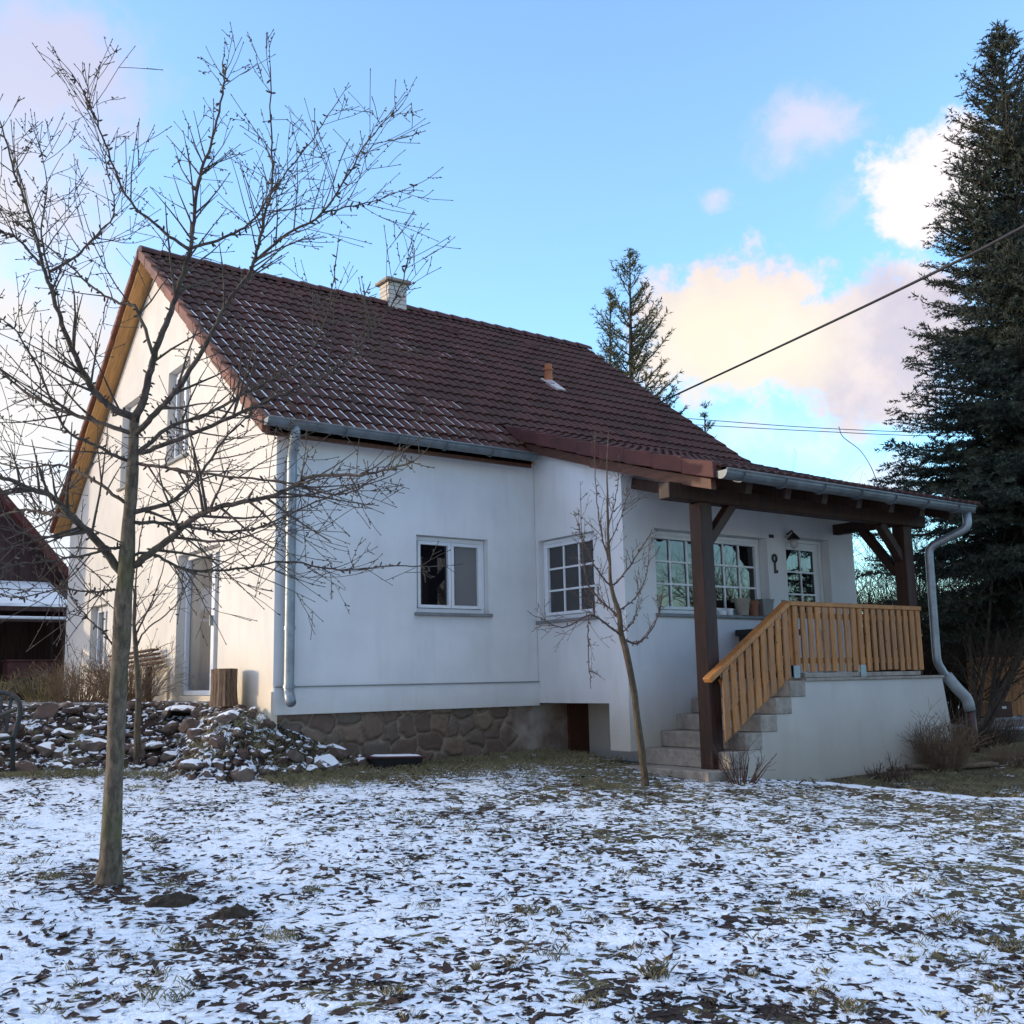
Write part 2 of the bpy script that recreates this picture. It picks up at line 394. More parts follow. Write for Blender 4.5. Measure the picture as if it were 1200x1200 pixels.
# gable
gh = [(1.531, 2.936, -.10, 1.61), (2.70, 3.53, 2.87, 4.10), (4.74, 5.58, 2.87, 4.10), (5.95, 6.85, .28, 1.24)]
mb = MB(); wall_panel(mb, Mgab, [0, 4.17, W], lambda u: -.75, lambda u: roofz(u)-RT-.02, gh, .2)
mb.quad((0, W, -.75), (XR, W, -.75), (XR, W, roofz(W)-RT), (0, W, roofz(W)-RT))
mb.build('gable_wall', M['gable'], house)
mb = MB()
for (a, b) in ((0, 4.17), (4.17, W)): mb.quad((XR, a, -.9), (XR, b, -.9), (XR, b, roofz(b)-RT-.02), (XR, a, roofz(a)-RT-.02))
mb.quad((A_+.02, .01, ZB+.06), (XR, .01, ZB+.06), (XR, .01, 2.62), (A_+.02, .01, 2.62))
mb.build('far_gable_wall', M['plaster'], house)
# extension
zext = lambda y: catz(y)-RT-.03
mb = MB()
wall_panel(mb, Mside, [-B_, -.004], lambda u: -.758, lambda u: zext(u), [(-1.09, -.06, .69, 1.648)], .16) if False else None
ys = [-B_, -1.245, -1.09, -.06, -.004]
def sidebot(u): return ZB+.025
for a, b in zip(ys, ys[1:]):
    if b <= -1.2: mb.quad(Mside(a, -.758, 0), Mside(b, -.758, 0), Mside(b, zext(b), 0), Mside(a, zext(a), 0))
    elif -1.09 <= a and b <= -.06:
        mb.quad(Mside(a, ZB+.025, 0), Mside(b, ZB+.025, 0), Mside(b, .69, 0), Mside(a, .69, 0)); mb.quad(Mside(a, 1.648, 0), Mside(b, 1.648, 0), Mside(b, zext(b), 0), Mside(a, zext(a), 0))
    else: mb.quad(Mside(a, ZB+.025, 0), Mside(b, ZB+.025, 0), Mside(b, zext(b), 0), Mside(a, zext(a), 0))
for (u0, u1, v0, v1) in [(-1.09, -.06, .69, 1.648)]:
    d = .16
    mb.quad(Mside(u0, v0, 0), Mside(u0, v1, 0), Mside(u0, v1, d), Mside(u0, v0, d)); mb.quad(Mside(u1, v0, 0), Mside(u1, v1, 0), Mside(u1, v1, d), Mside(u1, v0, d))
    mb.quad(Mside(u0, v1, 0), Mside(u1, v1, 0), Mside(u1, v1, d), Mside(u0, v1, d)); mb.quad(Mside(u0, v0, 0), Mside(u1, v0, 0), Mside(u1, v0, d), Mside(u0, v0, d))
mb.quad((A_, -1.245, ZB+.025), (4.12, -1.245, ZB+.025), (4.12, -.004, ZB+.025), (A_, -.004, ZB+.025))       # ceiling of the recess
mb.quad((A_, -1.245, -.758), (4.12, -1.245, -.758), (4.12, -1.245, ZB+.025), (A_, -1.245, ZB+.025))
mb.quad((A_, -B_, -.758), (4.0, -B_, -.758), (4.0, -1.245, -.758), (A_, -1.245, -.758))
wall_panel(mb, Mext, [A_, XE], lambda u: -.758 if u < 4.4 else -.2, lambda u: zext(-B_), [(3.80, 5.68, .70, 1.65), (6.02, 6.87, -.03, 1.70)], .2)
mb.quad((XE, -B_, -.9), (XE, .0, -.9), (XE, .0, zext(0)), (XE, -B_, zext(-B_)))
mb.build('extension_wall', M['plaster'], house)
mb = MB(); mb.quad((4.1, -B_-.2, -1.2), (4.1, .06, -1.2), (4.1, .06, ZB+.02), (4.1, -B_+.02, ZB+.02)); mb.build('recess_wall', M['plaster'], house)
mb = MB(); mb.box(3.80, 4.097, .015, .06, -1.2, ZB+.022); mb.build('recess_board', M['fascia'], house)
mb = MB(); mb.box(-.022, .045, -.006, .20, -1.1, -.06); mb.build('corner_plaster', M['gable'], house)
mb = MB(); mb.box(-.012, .03, .205, .62, -1.1, -.10); mb.build('corner_plaster', M['gable'], house)
mb = MB(); mb.box(.04, .3, .06, W, -1.2, -.74); mb.build('footing', M['concrete'], house)
# stone plinth: irregular stones with raised faces
def plinth():
    x0, x1, z0, z1 = -.0, 3.82, -1.25, ZB+.02
    pts = []
    for _ in range(900):
        p = (random.uniform(x0-.2, x1+.2), random.uniform(z0-.2, z1+.2)); md = random.choice([.11, .14, .18, .22])
        if all(math.hypot((p[0]-q[0])*.85, p[1]-q[1]) > (md+q[2])/2 for q in pts): pts.append((p[0], p[1], md))
    P = np.array([(p[0], p[1]) for p in pts]); cellv = np.random.default_rng(3).random(len(P))
    st = .016; xs = np.arange(x0, x1, st); zs = np.arange(z0, z1+st, st); mb = MB(); ce = []; mo = []; pa = []
    for z in zs:
        for x in xs:
            wx = x+.035*mnoise.noise((x*6, z*6, 1))+.012*mnoise.noise((x*22, z*22, 1)); wz = z+.035*mnoise.noise((x*9, z*9, 7))
            d = np.maximum(np.abs(P[:, 0]-wx)*.8, np.abs(P[:, 1]-wz))*.55+.45*np.hypot((P[:, 0]-wx)*.85, P[:, 1]-wz); i = d.argsort()[:2]; e = (d[i[1]]-d[i[0]])
            pt = sstep(2.75, 3.2, x+.35*mnoise.noise((x*2, z*2, 4)))
            m_ = 1-sstep(.006, .028, e); h = sstep(0, .05, e)*.05*(.5+.7*cellv[i[0]])*(1-pt) + .006*mnoise.noise((x*14, z*14, 2))
            mb.v.append((x, .06-h, z)); ce.append(cellv[i[0]]); mo.append(m_); pa.append(pt*.95)
    n = len(xs)
    for j in range(len(zs)-1):
        for i in range(n-1): mb.f.append((j*n+i, j*n+i+1, (j+1)*n+i+1, (j+1)*n+i))
    mb.a = {'cell': ce, 'mortar': mo, 'patch': pa}
    return mb.build('stone_plinth', M['plinth'], house, smooth=True)
plinth()

# ---- roof
UP, VP = .137, .292
def tile_patch(mb, xs0, xs1, prof, snowf, per=6):
    """prof: list of (y,z) from top to bottom; xs: x range; builds courses of double-roll tiles"""
    P = [Vector((0, a, b)) for a, b in prof]; L = [0]
    for a, b in zip(P, P[1:]): L.append(L[-1]+(b-a).length)
    def pos(s):
        s = min(max(s, 0), L[-1]-1e-6)
        for i in range(len(P)-1):
            if L[i+1] > s: break
        d = (P[i+1]-P[i]).normalized(); return P[i]+d*(s-L[i]), Vector((0, -d.z, d.y)) if d.y > 0 else Vector((0, d.z, -d.y))
    rows = max(1, round(L[-1]/VP)); vp = L[-1]/rows; nu = int(round((xs1-xs0)/UP))*per; xs = np.linspace(xs0, xs1, nu+1)
    fu = mb.a.setdefault('fu', []); fv = mb.a.setdefault('fv', []); ce = mb.a.setdefault('cell', []); sn_ = mb.a.setdefault('snow', [])
    for r in range(rows):
        o = len(mb.v)
        for k, q in enumerate((0, .5, 1.0, 1.0)):
            c, nrm = pos((r+q)*vp)
            if nrm.z < 0: nrm = -nrm
            lift = .008+.020*q if k < 3 else -.004
            for i, x in enumerate(xs):
                ph = (i/per) % 1.0; t_ = int(i/per/2); rr = mnoise.cell((t_*1.7+.5, r*3.1+.5, .5))
                wv = .027*(abs(math.sin(math.pi*ph))**.75)
                p = c + nrm*(lift+wv+.003*rr)
                mb.v.append((x, p.y, p.z)); fu.append(ph if ph > 1e-6 or True else 0); fv.append(q if k < 3 else 1.0); ce.append(.5+.5*rr); sn_.append(snowf(x, p.y, p.z))
        n = len(xs)
        for k in range(3):
            for i in range(n-1): mb.f.append((o+k*n+i, o+k*n+i+1, o+(k+1)*n+i+1, o+(k+1)*n+i))
def snowf(x, y, z):
    h = (y+.2)/4.4
    a = (1-sstep(.7, 4.2-1.8*h, x))*(1.0-.8*sstep(.3, .9, h))
    b = .42*math.exp(-((x-(3.0))/1.6)**2)*math.exp(-((h-.62)/.09)**2)
    return max(a*.95, b)
XV = 3.2; RL = -.246; RR = 7.82
mb = MB()
tile_patch(mb, RL, XV, [(4.17, roofz(4.17)-.0), (-.24, roofz(-.24))], snowf)
tile_patch(mb, XV, RR, [(4.17, roofz(4.17))] + [(y, catz(y)) for y in (KY+.15, KY-.1, -.4, -1.4, -2.4, PY-.04)], snowf)
roof = mb.build('roof', M['roof'], house, smooth=False)
mb = MB(); mb.a = {}
# decking below the tiles (visible from under the overhang) and back slope
def slab(x0, x1, y0, z0, y1, z1, t):
    return [(x0, y0, z0), (x1, y0, z0), (x1, y1, z1), (x0, y1, z1)], t
def add_slab(mb, x0, x1, prof, t0, t1):
    for (ya, za), (yb, zb) in zip(prof, prof[1:]):
        mb.hexa([(x0, ya, za-t1), (x1, ya, za-t1), (x1, yb, zb-t1), (x0, yb, zb-t1), (x0, ya, za-t0), (x1, ya, za-t0), (x1, yb, zb-t0), (x0, yb, zb-t0)])
add_slab(mb, RL+.03, XV, [(-.2, roofz(-.2)), (4.165, roofz(4.165))], .008, .09)
add_slab(mb, RL+.03, XR+.2, [(4.175, roofz(4.175)), (W+.2, roofz(W+.2))], .008, .09)
mb.build('soffit_board', M['soffit'], roof)
mb = MB(); add_slab(mb, XV+.01, RR-.03, [(PY+.02, catz(PY)), (-1.5, catz(-1.5)), (KY, KZ), (4.165, roofz(4.165))], .008, .09); mb.build('porch_ceiling', M['darkwood'], roof)
mb = MB(); add_slab(mb, RL, RR, [(4.2, roofz(4.2)+.05), (W+.23, roofz(W+.23)+.05)], 0, .05); mb.build('back_slope', M['verge'], roof)
# ridge caps
mb = MB(); x = RL-.02
while x < RR-.1:
    L_ = .33; n = 7; o = len(mb.v)
    for xx, r in ((x, .125), (x+L_, .105), ):
        for k in range(n):
            a = math.pi*(k/(n-1)); mb.v.append((xx, 4.17+math.cos(a)*r*1.15, roofz(4.17)-.035+math.sin(a)*r*.95))
    for k in range(n-1): mb.f.append((o+k, o+k+1, o+n+k+1, o+n+k))
    mb.f.append(tuple(o+k for k in range(n))); x += L_-.03
mb.build('ridge_cap', M['verge'], roof, fix=True)
# verge tiles on the gable and on the cat slide
def verge_tiles(xa, xb, prof, up, dn, name, mat, step=.36):
    P = [Vector((0, a, b)) for a, b in prof]; S = []
    for a, b in zip(P, P[1:]):
        k = max(1, round((b-a).length/step))
        for i in range(k): S.append((a.lerp(b, i/k), a.lerp(b, (i+1)/k)))
    mb = MB()
    for i, (a, b) in enumerate(S):
        e = .012; j = random.uniform(-.004, .004)
        mb.hexa([(xa+j, a.y, a.z-dn), (xb, a.y, a.z-dn), (xb, b.y, b.z-dn+e), (xa+j, b.y, b.z-dn+e), (xa+j, a.y, a.z+up-e), (xb, a.y, a.z+up-e), (xb, b.y, b.z+up+e), (xa+j, b.y, b.z+up+e)])
        mb.v[-8:] = [tuple(Vector(q)+Vector((0, (b-a).normalized().y*.004*(1 if k in (2, 3, 6, 7) else -1), 0))) for k, q in enumerate(mb.v[-8:])]
    return mb.build(name, mat, roof, bevel=.007)
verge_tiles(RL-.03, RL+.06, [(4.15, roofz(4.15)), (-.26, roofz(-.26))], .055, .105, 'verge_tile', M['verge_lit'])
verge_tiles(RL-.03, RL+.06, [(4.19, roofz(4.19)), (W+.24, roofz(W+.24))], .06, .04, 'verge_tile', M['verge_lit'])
verge_tiles(XV-.05, XV+.07, [(.32, catz(.32)), (-.3, catz(-.3)), (-1.4, catz(-1.4)), (PY, catz(PY))], .055, .115, 'verge_tile', M['verge'], .40)
# fascia and rafters
mb = MB(); P = [(y, catz(y)) for y in (.0, -1.2, -2.2, -3.0)]
for (a, za), (b, zb) in zip(P, P[1:]): mb.hexa([(XV+.0, a, za-.235), (XV+.07, a, za-.235), (XV+.07, b, zb-.22), (XV+.0, b, zb-.22), (XV+.0, a, za-.12), (XV+.07, a, za-.12), (XV+.07, b, zb-.12), (XV+.0, b, zb-.12)])
mb.build('fascia_board', M['fascia'], roof)
mb = MB(); mb.box(RL+.04, XV-.05, -.2, -.17, 2.50, 2.60); mb.build('fascia_board', M['fascia'], roof)
for i in range(7):
    xx = 3.75+i*.6; mb = MB()
    mb.beam((xx, -B_+.0, catz(-B_)-.155), (xx, PY+.08, catz(PY)-.14), .09, .11); mb.build('rafter', M['darkwood'], roof)
# roof fittings
mb = MB(); mb.box(3.60, 3.93, 4.02, 4.32, roofz(4.0)-.3, 6.33); ch = mb.build('chimney', M['chim'], house, bevel=.006)
mb = MB(); mb.box(3.54, 3.99, 3.96, 4.38, 6.332, 6.385); mb.box(3.66, 3.87, 4.07, 4.27, 6.387, 6.43); mb.build('chimney_cap', M['concrete'], ch, bevel=.008)
def onroof(u, v):
    d = ray(u, v); t = (2.62+KR*(CAM.y+.217)-CAM.z)/(d.z-KR*d.y); return CAM+d*t
p = onroof(643, 452); mb = MB()
mb.tube([p+Vector((0, 0, -.1)), p+Vector((0, 0, .24))], .062, 14); mb.tube([p+Vector((0, 0, .235)), p+Vector((0, 0, .262))], .075, 14); mb.tube([p+Vector((0, 0, .262)), p+Vector((0, 0, .33))], .058, 14)
vp_ = mb.build('vent_pipe', M['terracotta'], house, fix=True)
mb = MB(); mb.tube([p+Vector((0, 0, .02)), p+Vector((0, 0, .075))], [.10, .068], 14)
nrm = Vector((0, -KR, 1)).normalized(); dwn = Vector((0, -1, -KR)).normalized()
q = [(-.12, -.10), (.12, -.10), (.14, .26), (-.02, .27)]
mb.add([p+Vector((a, 0, 0))+dwn*b+nrm*.065 for a, b in q]+[p+Vector((a, 0, 0))+dwn*b+nrm*.03 for a, b in q], [(0, 1, 2, 3), (0, 1, 5, 4), (1, 2, 6, 5), (2, 3, 7, 6), (3, 0, 4, 7)])
mb.build('lead_flashing', simple('flashing', (.50, .43, .42), .6, .3, 14), vp_)
for (u, v) in ((527, 390), (621, 408)):
    p = onroof(u, v); mb = MB(); a = p+nrm*.05
    w = .10
    mb.add([a+Vector((-w, 0, 0))+dwn*.16, a+Vector((w, 0, 0))+dwn*.16, a+Vector((w, 0, 0))-dwn*.12, a+Vector((-w, 0, 0))-dwn*.12, a+Vector((-w*.6, 0, .09))+dwn*.15, a+Vector((w*.6, 0, .09))+dwn*.15], [(0, 1, 5, 4), (1, 2, 5), (3, 0, 4), (2, 3, 4, 5)])
    mb.build('vent_tile', M['verge'], roof)
# gutters
def gutter(x0, x1, y, z0, z1, r=.072):
    mb = MB(); n = 9
    for xx, z in ((x0, z0), (x1, z1)):
        for rr in (r, r-.008):
            for k in range(n): a = math.pi+math.pi*k/(n-1); mb.v.append((xx, y+math.cos(a)*rr, z+math.sin(a)*rr))
    for k in range(n-1):
        mb.f += [(k, k+1, 2*n+k+1, 2*n+k), (n+k, n+k+1, 3*n+k+1, 3*n+k), (k, k+1, n+k+1, n+k), (2*n+k, 2*n+k+1, 3*n+k+1, 3*n+k)]
    mb.f += [(0, n, 3*n, 2*n), (n-1, 2*n-1, 4*n-1, 3*n-1), tuple(range(n, 2*n)), tuple(range(3*n, 4*n))]
    g = mb.build('gutter', M['gutter'], house, fix=True)
    mb = MB(); mb.tube([(x0, y-r, z0+.004), (x1, y-r, z1+.004)], .013, 8); mb.build('rolled_edge', M['gutter'], g, smooth=True)
    for i in range(int((x1-x0)/.62)+1):
        xx = x0+.25+i*.62
        if xx > x1-.05: break
        zz = z0+(z1-z0)*(xx-x0)/(x1-x0); mb = MB()
        pts = [(xx, y+math.cos(math.pi+math.pi*k/8)*(r+.005), zz+math.sin(math.pi+math.pi*k/8)*(r+.005)) for k in range(9)]
        for p0, p1 in zip(pts, pts[1:]): mb.beam(p0, p1, .028, .006, up=(1, 0, 0))
        mb.build('bracket', M['gutter'], g)
    return g
gutter(-.262, 3.10, -.315, 2.635, 2.625)
gutter(3.19, 7.52, -3.145, 1.965, 1.95, .082)
def bent(pts, rad, n=12, k=5):
    P = [Vector(p) for p in pts]; out = [P[0]]
    for a, b, c in zip(P, P[1:], P[2:]):
        d = min(.09, (b-a).length*.4, (c-b).length*.4); s = b+(a-b).normalized()*d; e = b+(c-b).normalized()*d
        for i in range(k+1): t = i/k; out.append(s*(1-t)**2 + b*2*t*(1-t) + e*t*t)
    out.append(P[-1]); mb = MB(); mb.tube(out, rad, n); return mb
dp = bent([(.06, -.315, 2.60), (.06, -.315, 2.50), (.13, -.085, 2.33), (.13, -.085, .04), (.13, -.085, -.07), (.085, -.24, -.17)], .052); d = dp.build('downpipe', M['zinc'], house, smooth=True)
for z in (1.55, .55, -.03): mb = MB(); mb.tube([(.13, -.085, z), (.13, -.085, z+.035)], .059, 12); mb.build('pipe_clip', M['zinc'], d)
dp = bent([(7.44, -3.145, 1.89), (7.44, -3.145, 1.70), (7.26, -2.72, 1.50), (7.27, -2.70, .12), (7.38, -2.72, -.03), (7.42, -2.75, -.05)], .05); d = dp.build('downpipe', M['zinc'], house, smooth=True)
dp = bent([(7.40, -2.73, -.04), (7.46, -2.80, -.18), (7.60, -2.85, -.32), (7.62, -2.86, -.46)], .068); dp.build('outlet_pipe', simple('grey_plastic', (.30, .32, .33), .5, .12, 8), d, smooth=True)
mb = MB(); mb.tube([(7.62, -2.86, -.44), (7.63, -2.87, -.95)], .058, 10); mb.build('drain_pipe', simple('brown_plastic', (.06, .028, .022), .5, .2, 8), d, smooth=True)

# ---- windows
def window(Mf, u0, u1, v0, v1, rec, sashes, rows, gl, sill=True, bars=True, fr=.055):
    mb = MB(); e = .004
    for a, b, c, dd in ((u0+e, u1-e, v0+e, v0+fr), (u0+e, u1-e, v1-fr, v1-e), (u0+e, u0+fr, v0+fr, v1-fr), (u1-fr, u1-e, v0+fr, v1-fr)): mb.mbox(Mf, a, b, c, dd, rec-.07, rec)
    w = mb.build('window', M['white'], house, bevel=.004)
    n = len(sashes); edges = [u0+fr+(u1-u0-2*fr)*q for q in [0]+sashes]
    for i, (a, b) in enumerate(zip(edges, edges[1:])):
        s = .036; mb = MB(); g = .003
        a += g; b -= g; va, vb = v0+fr+g, v1-fr-g
        for A, B, C, D in ((a, b, va, va+s), (a, b, vb-s, vb), (a, a+s, va+s, vb-s), (b-s, b, va+s, vb-s)): mb.mbox(Mf, A, B, C, D, rec-.085, rec-.02)
        mb.build('sash', M['white'], w, bevel=.003)
        mb = MB(); mb.mbox(Mf, a+s-.004, b-s+.004, va+s-.004, vb-s+.004, rec-.045, rec-.035); mb.build('pane', M[gl[i]], w)
        if bars:
            mb = MB(); c = 2 if bars is True else bars
            for k in range(1, c): uu = a+s+(b-a-2*s)*k/c; mb.mbox(Mf, uu-.011, uu+.011, va+s+.001, vb-s-.001, rec-.062, rec-.046)
            for k in range(1, rows): vv = va+s+(vb-va-2*s)*k/rows; mb.mbox(Mf, a+s+.001, b-s-.001, vv-.011, vv+.011, rec-.064, rec-.046)
            mb.build('glazing_bar', M['white'], w)
    if sill:
        mb = MB(); mb.mbox(Mf, u0-.03, u1+.03, v0-.035, v0+.002, -.045, rec-.072); mb.build('sill', M['sill'], w, bevel=.005)
    mb = MB(); mb.mbox(Mf, u0-.02, u1+.02, v0-.02, v1+.02, rec+.02, rec+.03); mb.build('blind', M['black'], w)
    return w
window(Mfront, 1.665, 2.633, .763, 1.628, .15, [.52, 1], 1, ['glass', 'glass_grey'], bars=False)
window(Mside, -1.09, -.06, .69, 1.648, .14, [1], 3, ['glass_dark'], bars=3)
window(Mext, 3.80, 5.68, .70, 1.65, .2, [.5, 1], 3, ['glass', 'glass'], bars=3)
window(Mgab, 2.70, 3.53, 2.87, 4.10, .17, [.5, 1], 1, ['glass_grey', 'glass_grey'], bars=False)
window(Mgab, 4.74, 5.58, 2.87, 4.10, .17, [.5, 1], 1, ['glass_grey', 'glass_grey'], bars=False)
window(Mgab, 5.95, 6.85, .28, 1.24, .17, [.5, 1], 1, ['glass_grey', 'glass_grey'], bars=False)
# terrace door in the gable
def gdoor():
    u0, u1, v0, v1, r = 1.531, 2.936, -.10, 1.61, .19; mb = MB(); e = .004; f = .06
    for a, b, c, d in ((u0+e, u1-e, v0+e, v0+f), (u0+e, u1-e, v1-f, v1-e), (u0+e, u0+f, v0+f, v1-f), (u1-f, u1-e, v0+f, v1-f), (1.93, 2.03, v0+f, v1-f)): mb.mbox(Mgab, a, b, c, d, r-.09, r)
    w = mb.build('patio_door', M['white'], house, bevel=.004)
    for a, b in ((u0+f, 1.93), (2.03, u1-f)):
        mb = MB(); mb.mbox(Mgab, a-.003, b+.003, v0+f-.003, v1-f+.003, r-.04, r-.03); mb.build('pane', M['glass_grey'], w)
    mb = MB(); mb.mbox(Mgab, 1.955, 1.975, .7, .82, r-.13, r-.09); mb.build('handle', M['zinc'], w)
    mb = MB(); mb.mbox(Mgab, u0-.02, u1+.02, v0-.02, v1+.02, r+.02, r+.03); mb.build('blind', M['black'], w)
gdoor()
# entrance door on the porch
def pdoor():
    u0, u1, v0, v1, r = 6.02, 6.87, -.03, 1.70, .17; mb = MB(); e = .004; f = .05
    for a, b, c, d in ((u0+e, u1-e, v1-f, v1-e), (u0+e, u0+f, v0, v1-f), (u1-f, u1-e, v0, v1-f)): mb.mbox(Mext, a, b, c, d, r-.05, r)
    w = mb.build('entrance_door', M['white'], house, bevel=.004)
    a, b = u0+f+.003, u1-f-.003; g0, g1, h0, h1 = a+.12, b-.1, .72, 1.56
    mb = MB()
    for A, B, C, D in ((a, b, v0+.01, h0), (a, b, h1, v1-f-.003), (a, g0, h0, h1), (g1, b, h0, h1)): mb.mbox(Mext, A, B, C, D, r-.03, r-.005)
    lf = mb.build('door_leaf', M['white'], w)
    mb = MB(); mb.mbox(Mext, g0-.002, g1+.002, h0-.002, h1+.002, r-.02, r-.01); mb.build('pane', M['glass'], w)
    mb = MB(); um = (g0+g1)/2; mb.mbox(Mext, um-.011, um+.011, h0, h1, r-.036, r-.022)
    for k in (1, 2): vv = h0+(h1-h0)*k/3; mb.mbox(Mext, g0, g1, vv-.011, vv+.011, r-.037, r-.022)
    mb.build('glazing_bar', M['white'], w)
    mb = MB(); mb.mbox(Mext, b-.07, b-.045, .42, .56, r-.06, r-.03); mb.beam(Mext(b-.058, .5, r-.07), Mext(b-.16, .5, r-.07), .018, .018); mb.build('handle', M['zinc'], w)
pdoor()

# ---- porch: terrace, steps, posts, railing
TR, TY, TX = .24, -2.75, 4.74
RISE, Z0 = .168, -.055
def terrace():
    mb = MB(); fl = Z0-.012
    poly = [(TX, fl)]; x, z = TX, Z0
    for k in range(4): poly += [(TX-TR*k, Z0-RISE*(k+1)), (TX-TR*(k+1), Z0-RISE*(k+1))] if k < 3 else [(TX-TR*k, Z0-RISE*(k+1))]
    poly = [(TX, fl)]
    for k in range(5):
        poly.append((TX-TR*k, Z0-RISE*(k+1)))
        if k < 4: poly.append((TX-TR*(k+1), Z0-RISE*(k+1)))
    poly += [(TX-TR*4, -1.3), (7.50, -1.3), (7.27, fl)]
    n = len(poly)
    o = len(mb.v); mb.v += [(x, TY-.0, z) for x, z in poly]+[(x, TY+.18, z) for x, z in poly]
    mb.f.append(tuple(range(n))); mb.f.append(tuple(range(2*n-1, n-1, -1)))
    for i in range(n): j = (i+1) % n; mb.f.append((i, j, n+j, n+i))
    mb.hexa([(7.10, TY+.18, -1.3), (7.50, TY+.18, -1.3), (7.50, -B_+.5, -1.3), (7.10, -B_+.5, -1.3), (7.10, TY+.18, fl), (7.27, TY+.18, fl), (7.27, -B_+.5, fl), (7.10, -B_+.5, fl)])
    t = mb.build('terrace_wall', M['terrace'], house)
    mb = MB(); mb.box(TX+.002, 7.30, TY-.018, -B_-.004, fl+.002, Z0+.022); mb.build('terrace_slab', M['concrete'], house, bevel=.004)
    for k in range(6):
        zt = Z0-RISE*k; mb = MB(); x0 = TX-TR*(k+1); yb = -B_-.003 if k else -B_-.006
        mb.box(x0-.012 if k < 5 else 3.22, TX-TR*min(k, 4)-.002+(0 if k else -.002)-.002*(k == 5), TY-.012, yb, zt-RISE-.3*(k == 5), zt-.002)
        mb.build('step', M['concrete'], house, bevel=.008)
terrace()
PY_ = -2.53
for xx, z0_ in ((3.53, -1.02), (7.02, Z0+.02)):
    mb = MB(); mb.box(xx-.085, xx+.085, PY_-.085, PY_+.085, z0_, 1.76); mb.build('porch_post', M['darkwood'], house, bevel=.01)
mb = MB(); mb.box(3.02, 7.42, PY_-.08, PY_+.08, 1.763, 1.93); mb.build('porch_beam', M['darkwood'], house, bevel=.01)
mb = MB(); mb.beam((3.60, PY_, 1.36), (3.98, PY_, 1.77), .10, .10, up=(0, 1, 0)); mb.build('brace', M['darkwood'], house, bevel=.006)
mb = MB(); mb.beam((6.95, PY_, 1.36), (6.57, PY_, 1.77), .10, .10, up=(0, 1, 0)); mb.build('brace', M['darkwood'], house, bevel=.006)
mb = MB(); mb.beam((3.53, PY_+.02, 1.86), (3.53, -B_-.01, 2.12), .11, .12); mb.build('cross_beam', M['darkwood'], house)
mb = MB(); mb.beam((7.02, PY_+.02, 1.84), (7.02, -B_-.01, 1.84), .11, .13); mb.build('cross_beam', M['darkwood'], house)
mb = MB(); mb.beam((7.02, PY_+.1, 1.2), (7.02, PY_+.55, 1.78), .1, .1); mb.build('brace', M['darkwood'], house, bevel=.006)
def railing():
    yr = -2.67
    mb = MB(); mb.beam((4.60, yr-.0, .752), (7.0, yr, .752), .105, .05, up=(0, 0, 1)); r = mb.build('railing', M['orangewood'], house, bevel=.006)
    mb = MB(); mb.beam((3.36, yr, -.035), (4.605, yr, .745), .105, .052); mb.build('stair_handrail', M['orangewood'], r, bevel=.006)
    for k in range(9):
        t = k/8; x = 3.58+t*(4.53-3.58); zt = -.035+(x-3.36)/(4.605-3.36)*.78-.035; zb = -.62+(x-3.55)/(4.64-3.55)*.64+random.uniform(-.012, .012)
        mb = MB(); w = .042; mb.hexa([(x-w, yr-.045, zb-.03), (x+w, yr-.045, zb+.02), (x+w, yr-.022, zb+.02), (x-w, yr-.022, zb-.03), (x-w, yr-.045, zt-.027), (x+w, yr-.045, zt+.027), (x+w, yr-.022, zt+.027), (x-w, yr-.022, zt-.027)])
        mb.build('slat', M['orangewood'], r, bevel=.004)
    for k in range(19):
        x = 4.70+k*(6.93-4.70)/18; mb = MB(); w = random.uniform(.037, .045); mb.box(x-w, x+w, yr-.045, yr-.022, .035+random.uniform(-.008, .008), .726); mb.build('slat', M['orangewood'], r, bevel=.004)
    mb = MB(); mb.box(4.66, 6.95, yr-.02, yr+.02, .6, .66); mb.box(4.66, 6.95, yr-.02, yr+.02, .12, .18); mb.build('rail', M['orangewood'], r)
    mb = MB(); mb.beam((3.55, yr, -.06), (4.62, yr, .61), .04, .06); mb.beam((3.6, yr, -.42), (4.62, yr, .22), .04, .06); mb.build('rail', M['orangewood'], r)
    for x in (4.66, 5.80):
        mb = MB(); mb.box(x-.045, x+.045, yr-.019, yr+.06, .10, .725); mb.build('post', M['orangewood'], r, bevel=.004)
        mb = MB(); mb.box(x-.05, x+.05, yr-.052, yr-.046, Z0+.024, .10); mb.box(x-.05, x+.05, yr+.062, yr+.068, Z0+.024, .10); mb.box(x-.05, x+.05, yr-.045, yr+.06, Z0+.025, Z0+.032); mb.build('post_shoe', M['zinc'], r)
    mb = MB(); mb.box(4.8, 6.9, yr-.04, yr+.04, Z0+.03, Z0+.075); mb.build('kick_timber', M['concrete'], r)
railing()
# wall lamp and fittings by the door
mb = MB(); c = Vector((6.06, -B_-.10, 1.66))
mb.tube([c+Vector((0, .1, .06)), c+Vector((0, .02, .10)), c+Vector((0, 0, .06))], .012, 6)
wl = mb.build('wall_lamp', M['lamp'], house)
mb = MB(); mb.tube([c+Vector((0, 0, .07)), c+Vector((0, 0, .03)), c+Vector((0, 0, .0)), c+Vector((0, 0, -.012))], [.015, .05, .075, .078], 14); mb.build('lamp_shade', M['lamp'], wl)
mb = MB(); mb.tube([c+Vector((0, 0, -.01)), c+Vector((0, 0, -.05)), c+Vector((0, 0, -.10)), c+Vector((0, 0, -.12))], [.035, .05, .045, .02], 12); mb.build('lamp_glass', simple('lamp_glass', (.45, .42, .4), .2, .1, 4), wl, smooth=True)
mb = MB(); mb.box(5.72, 5.80, -B_-.012, -B_+.002, 1.66, 1.70); mb.build('wall_socket', M['lamp'], house)
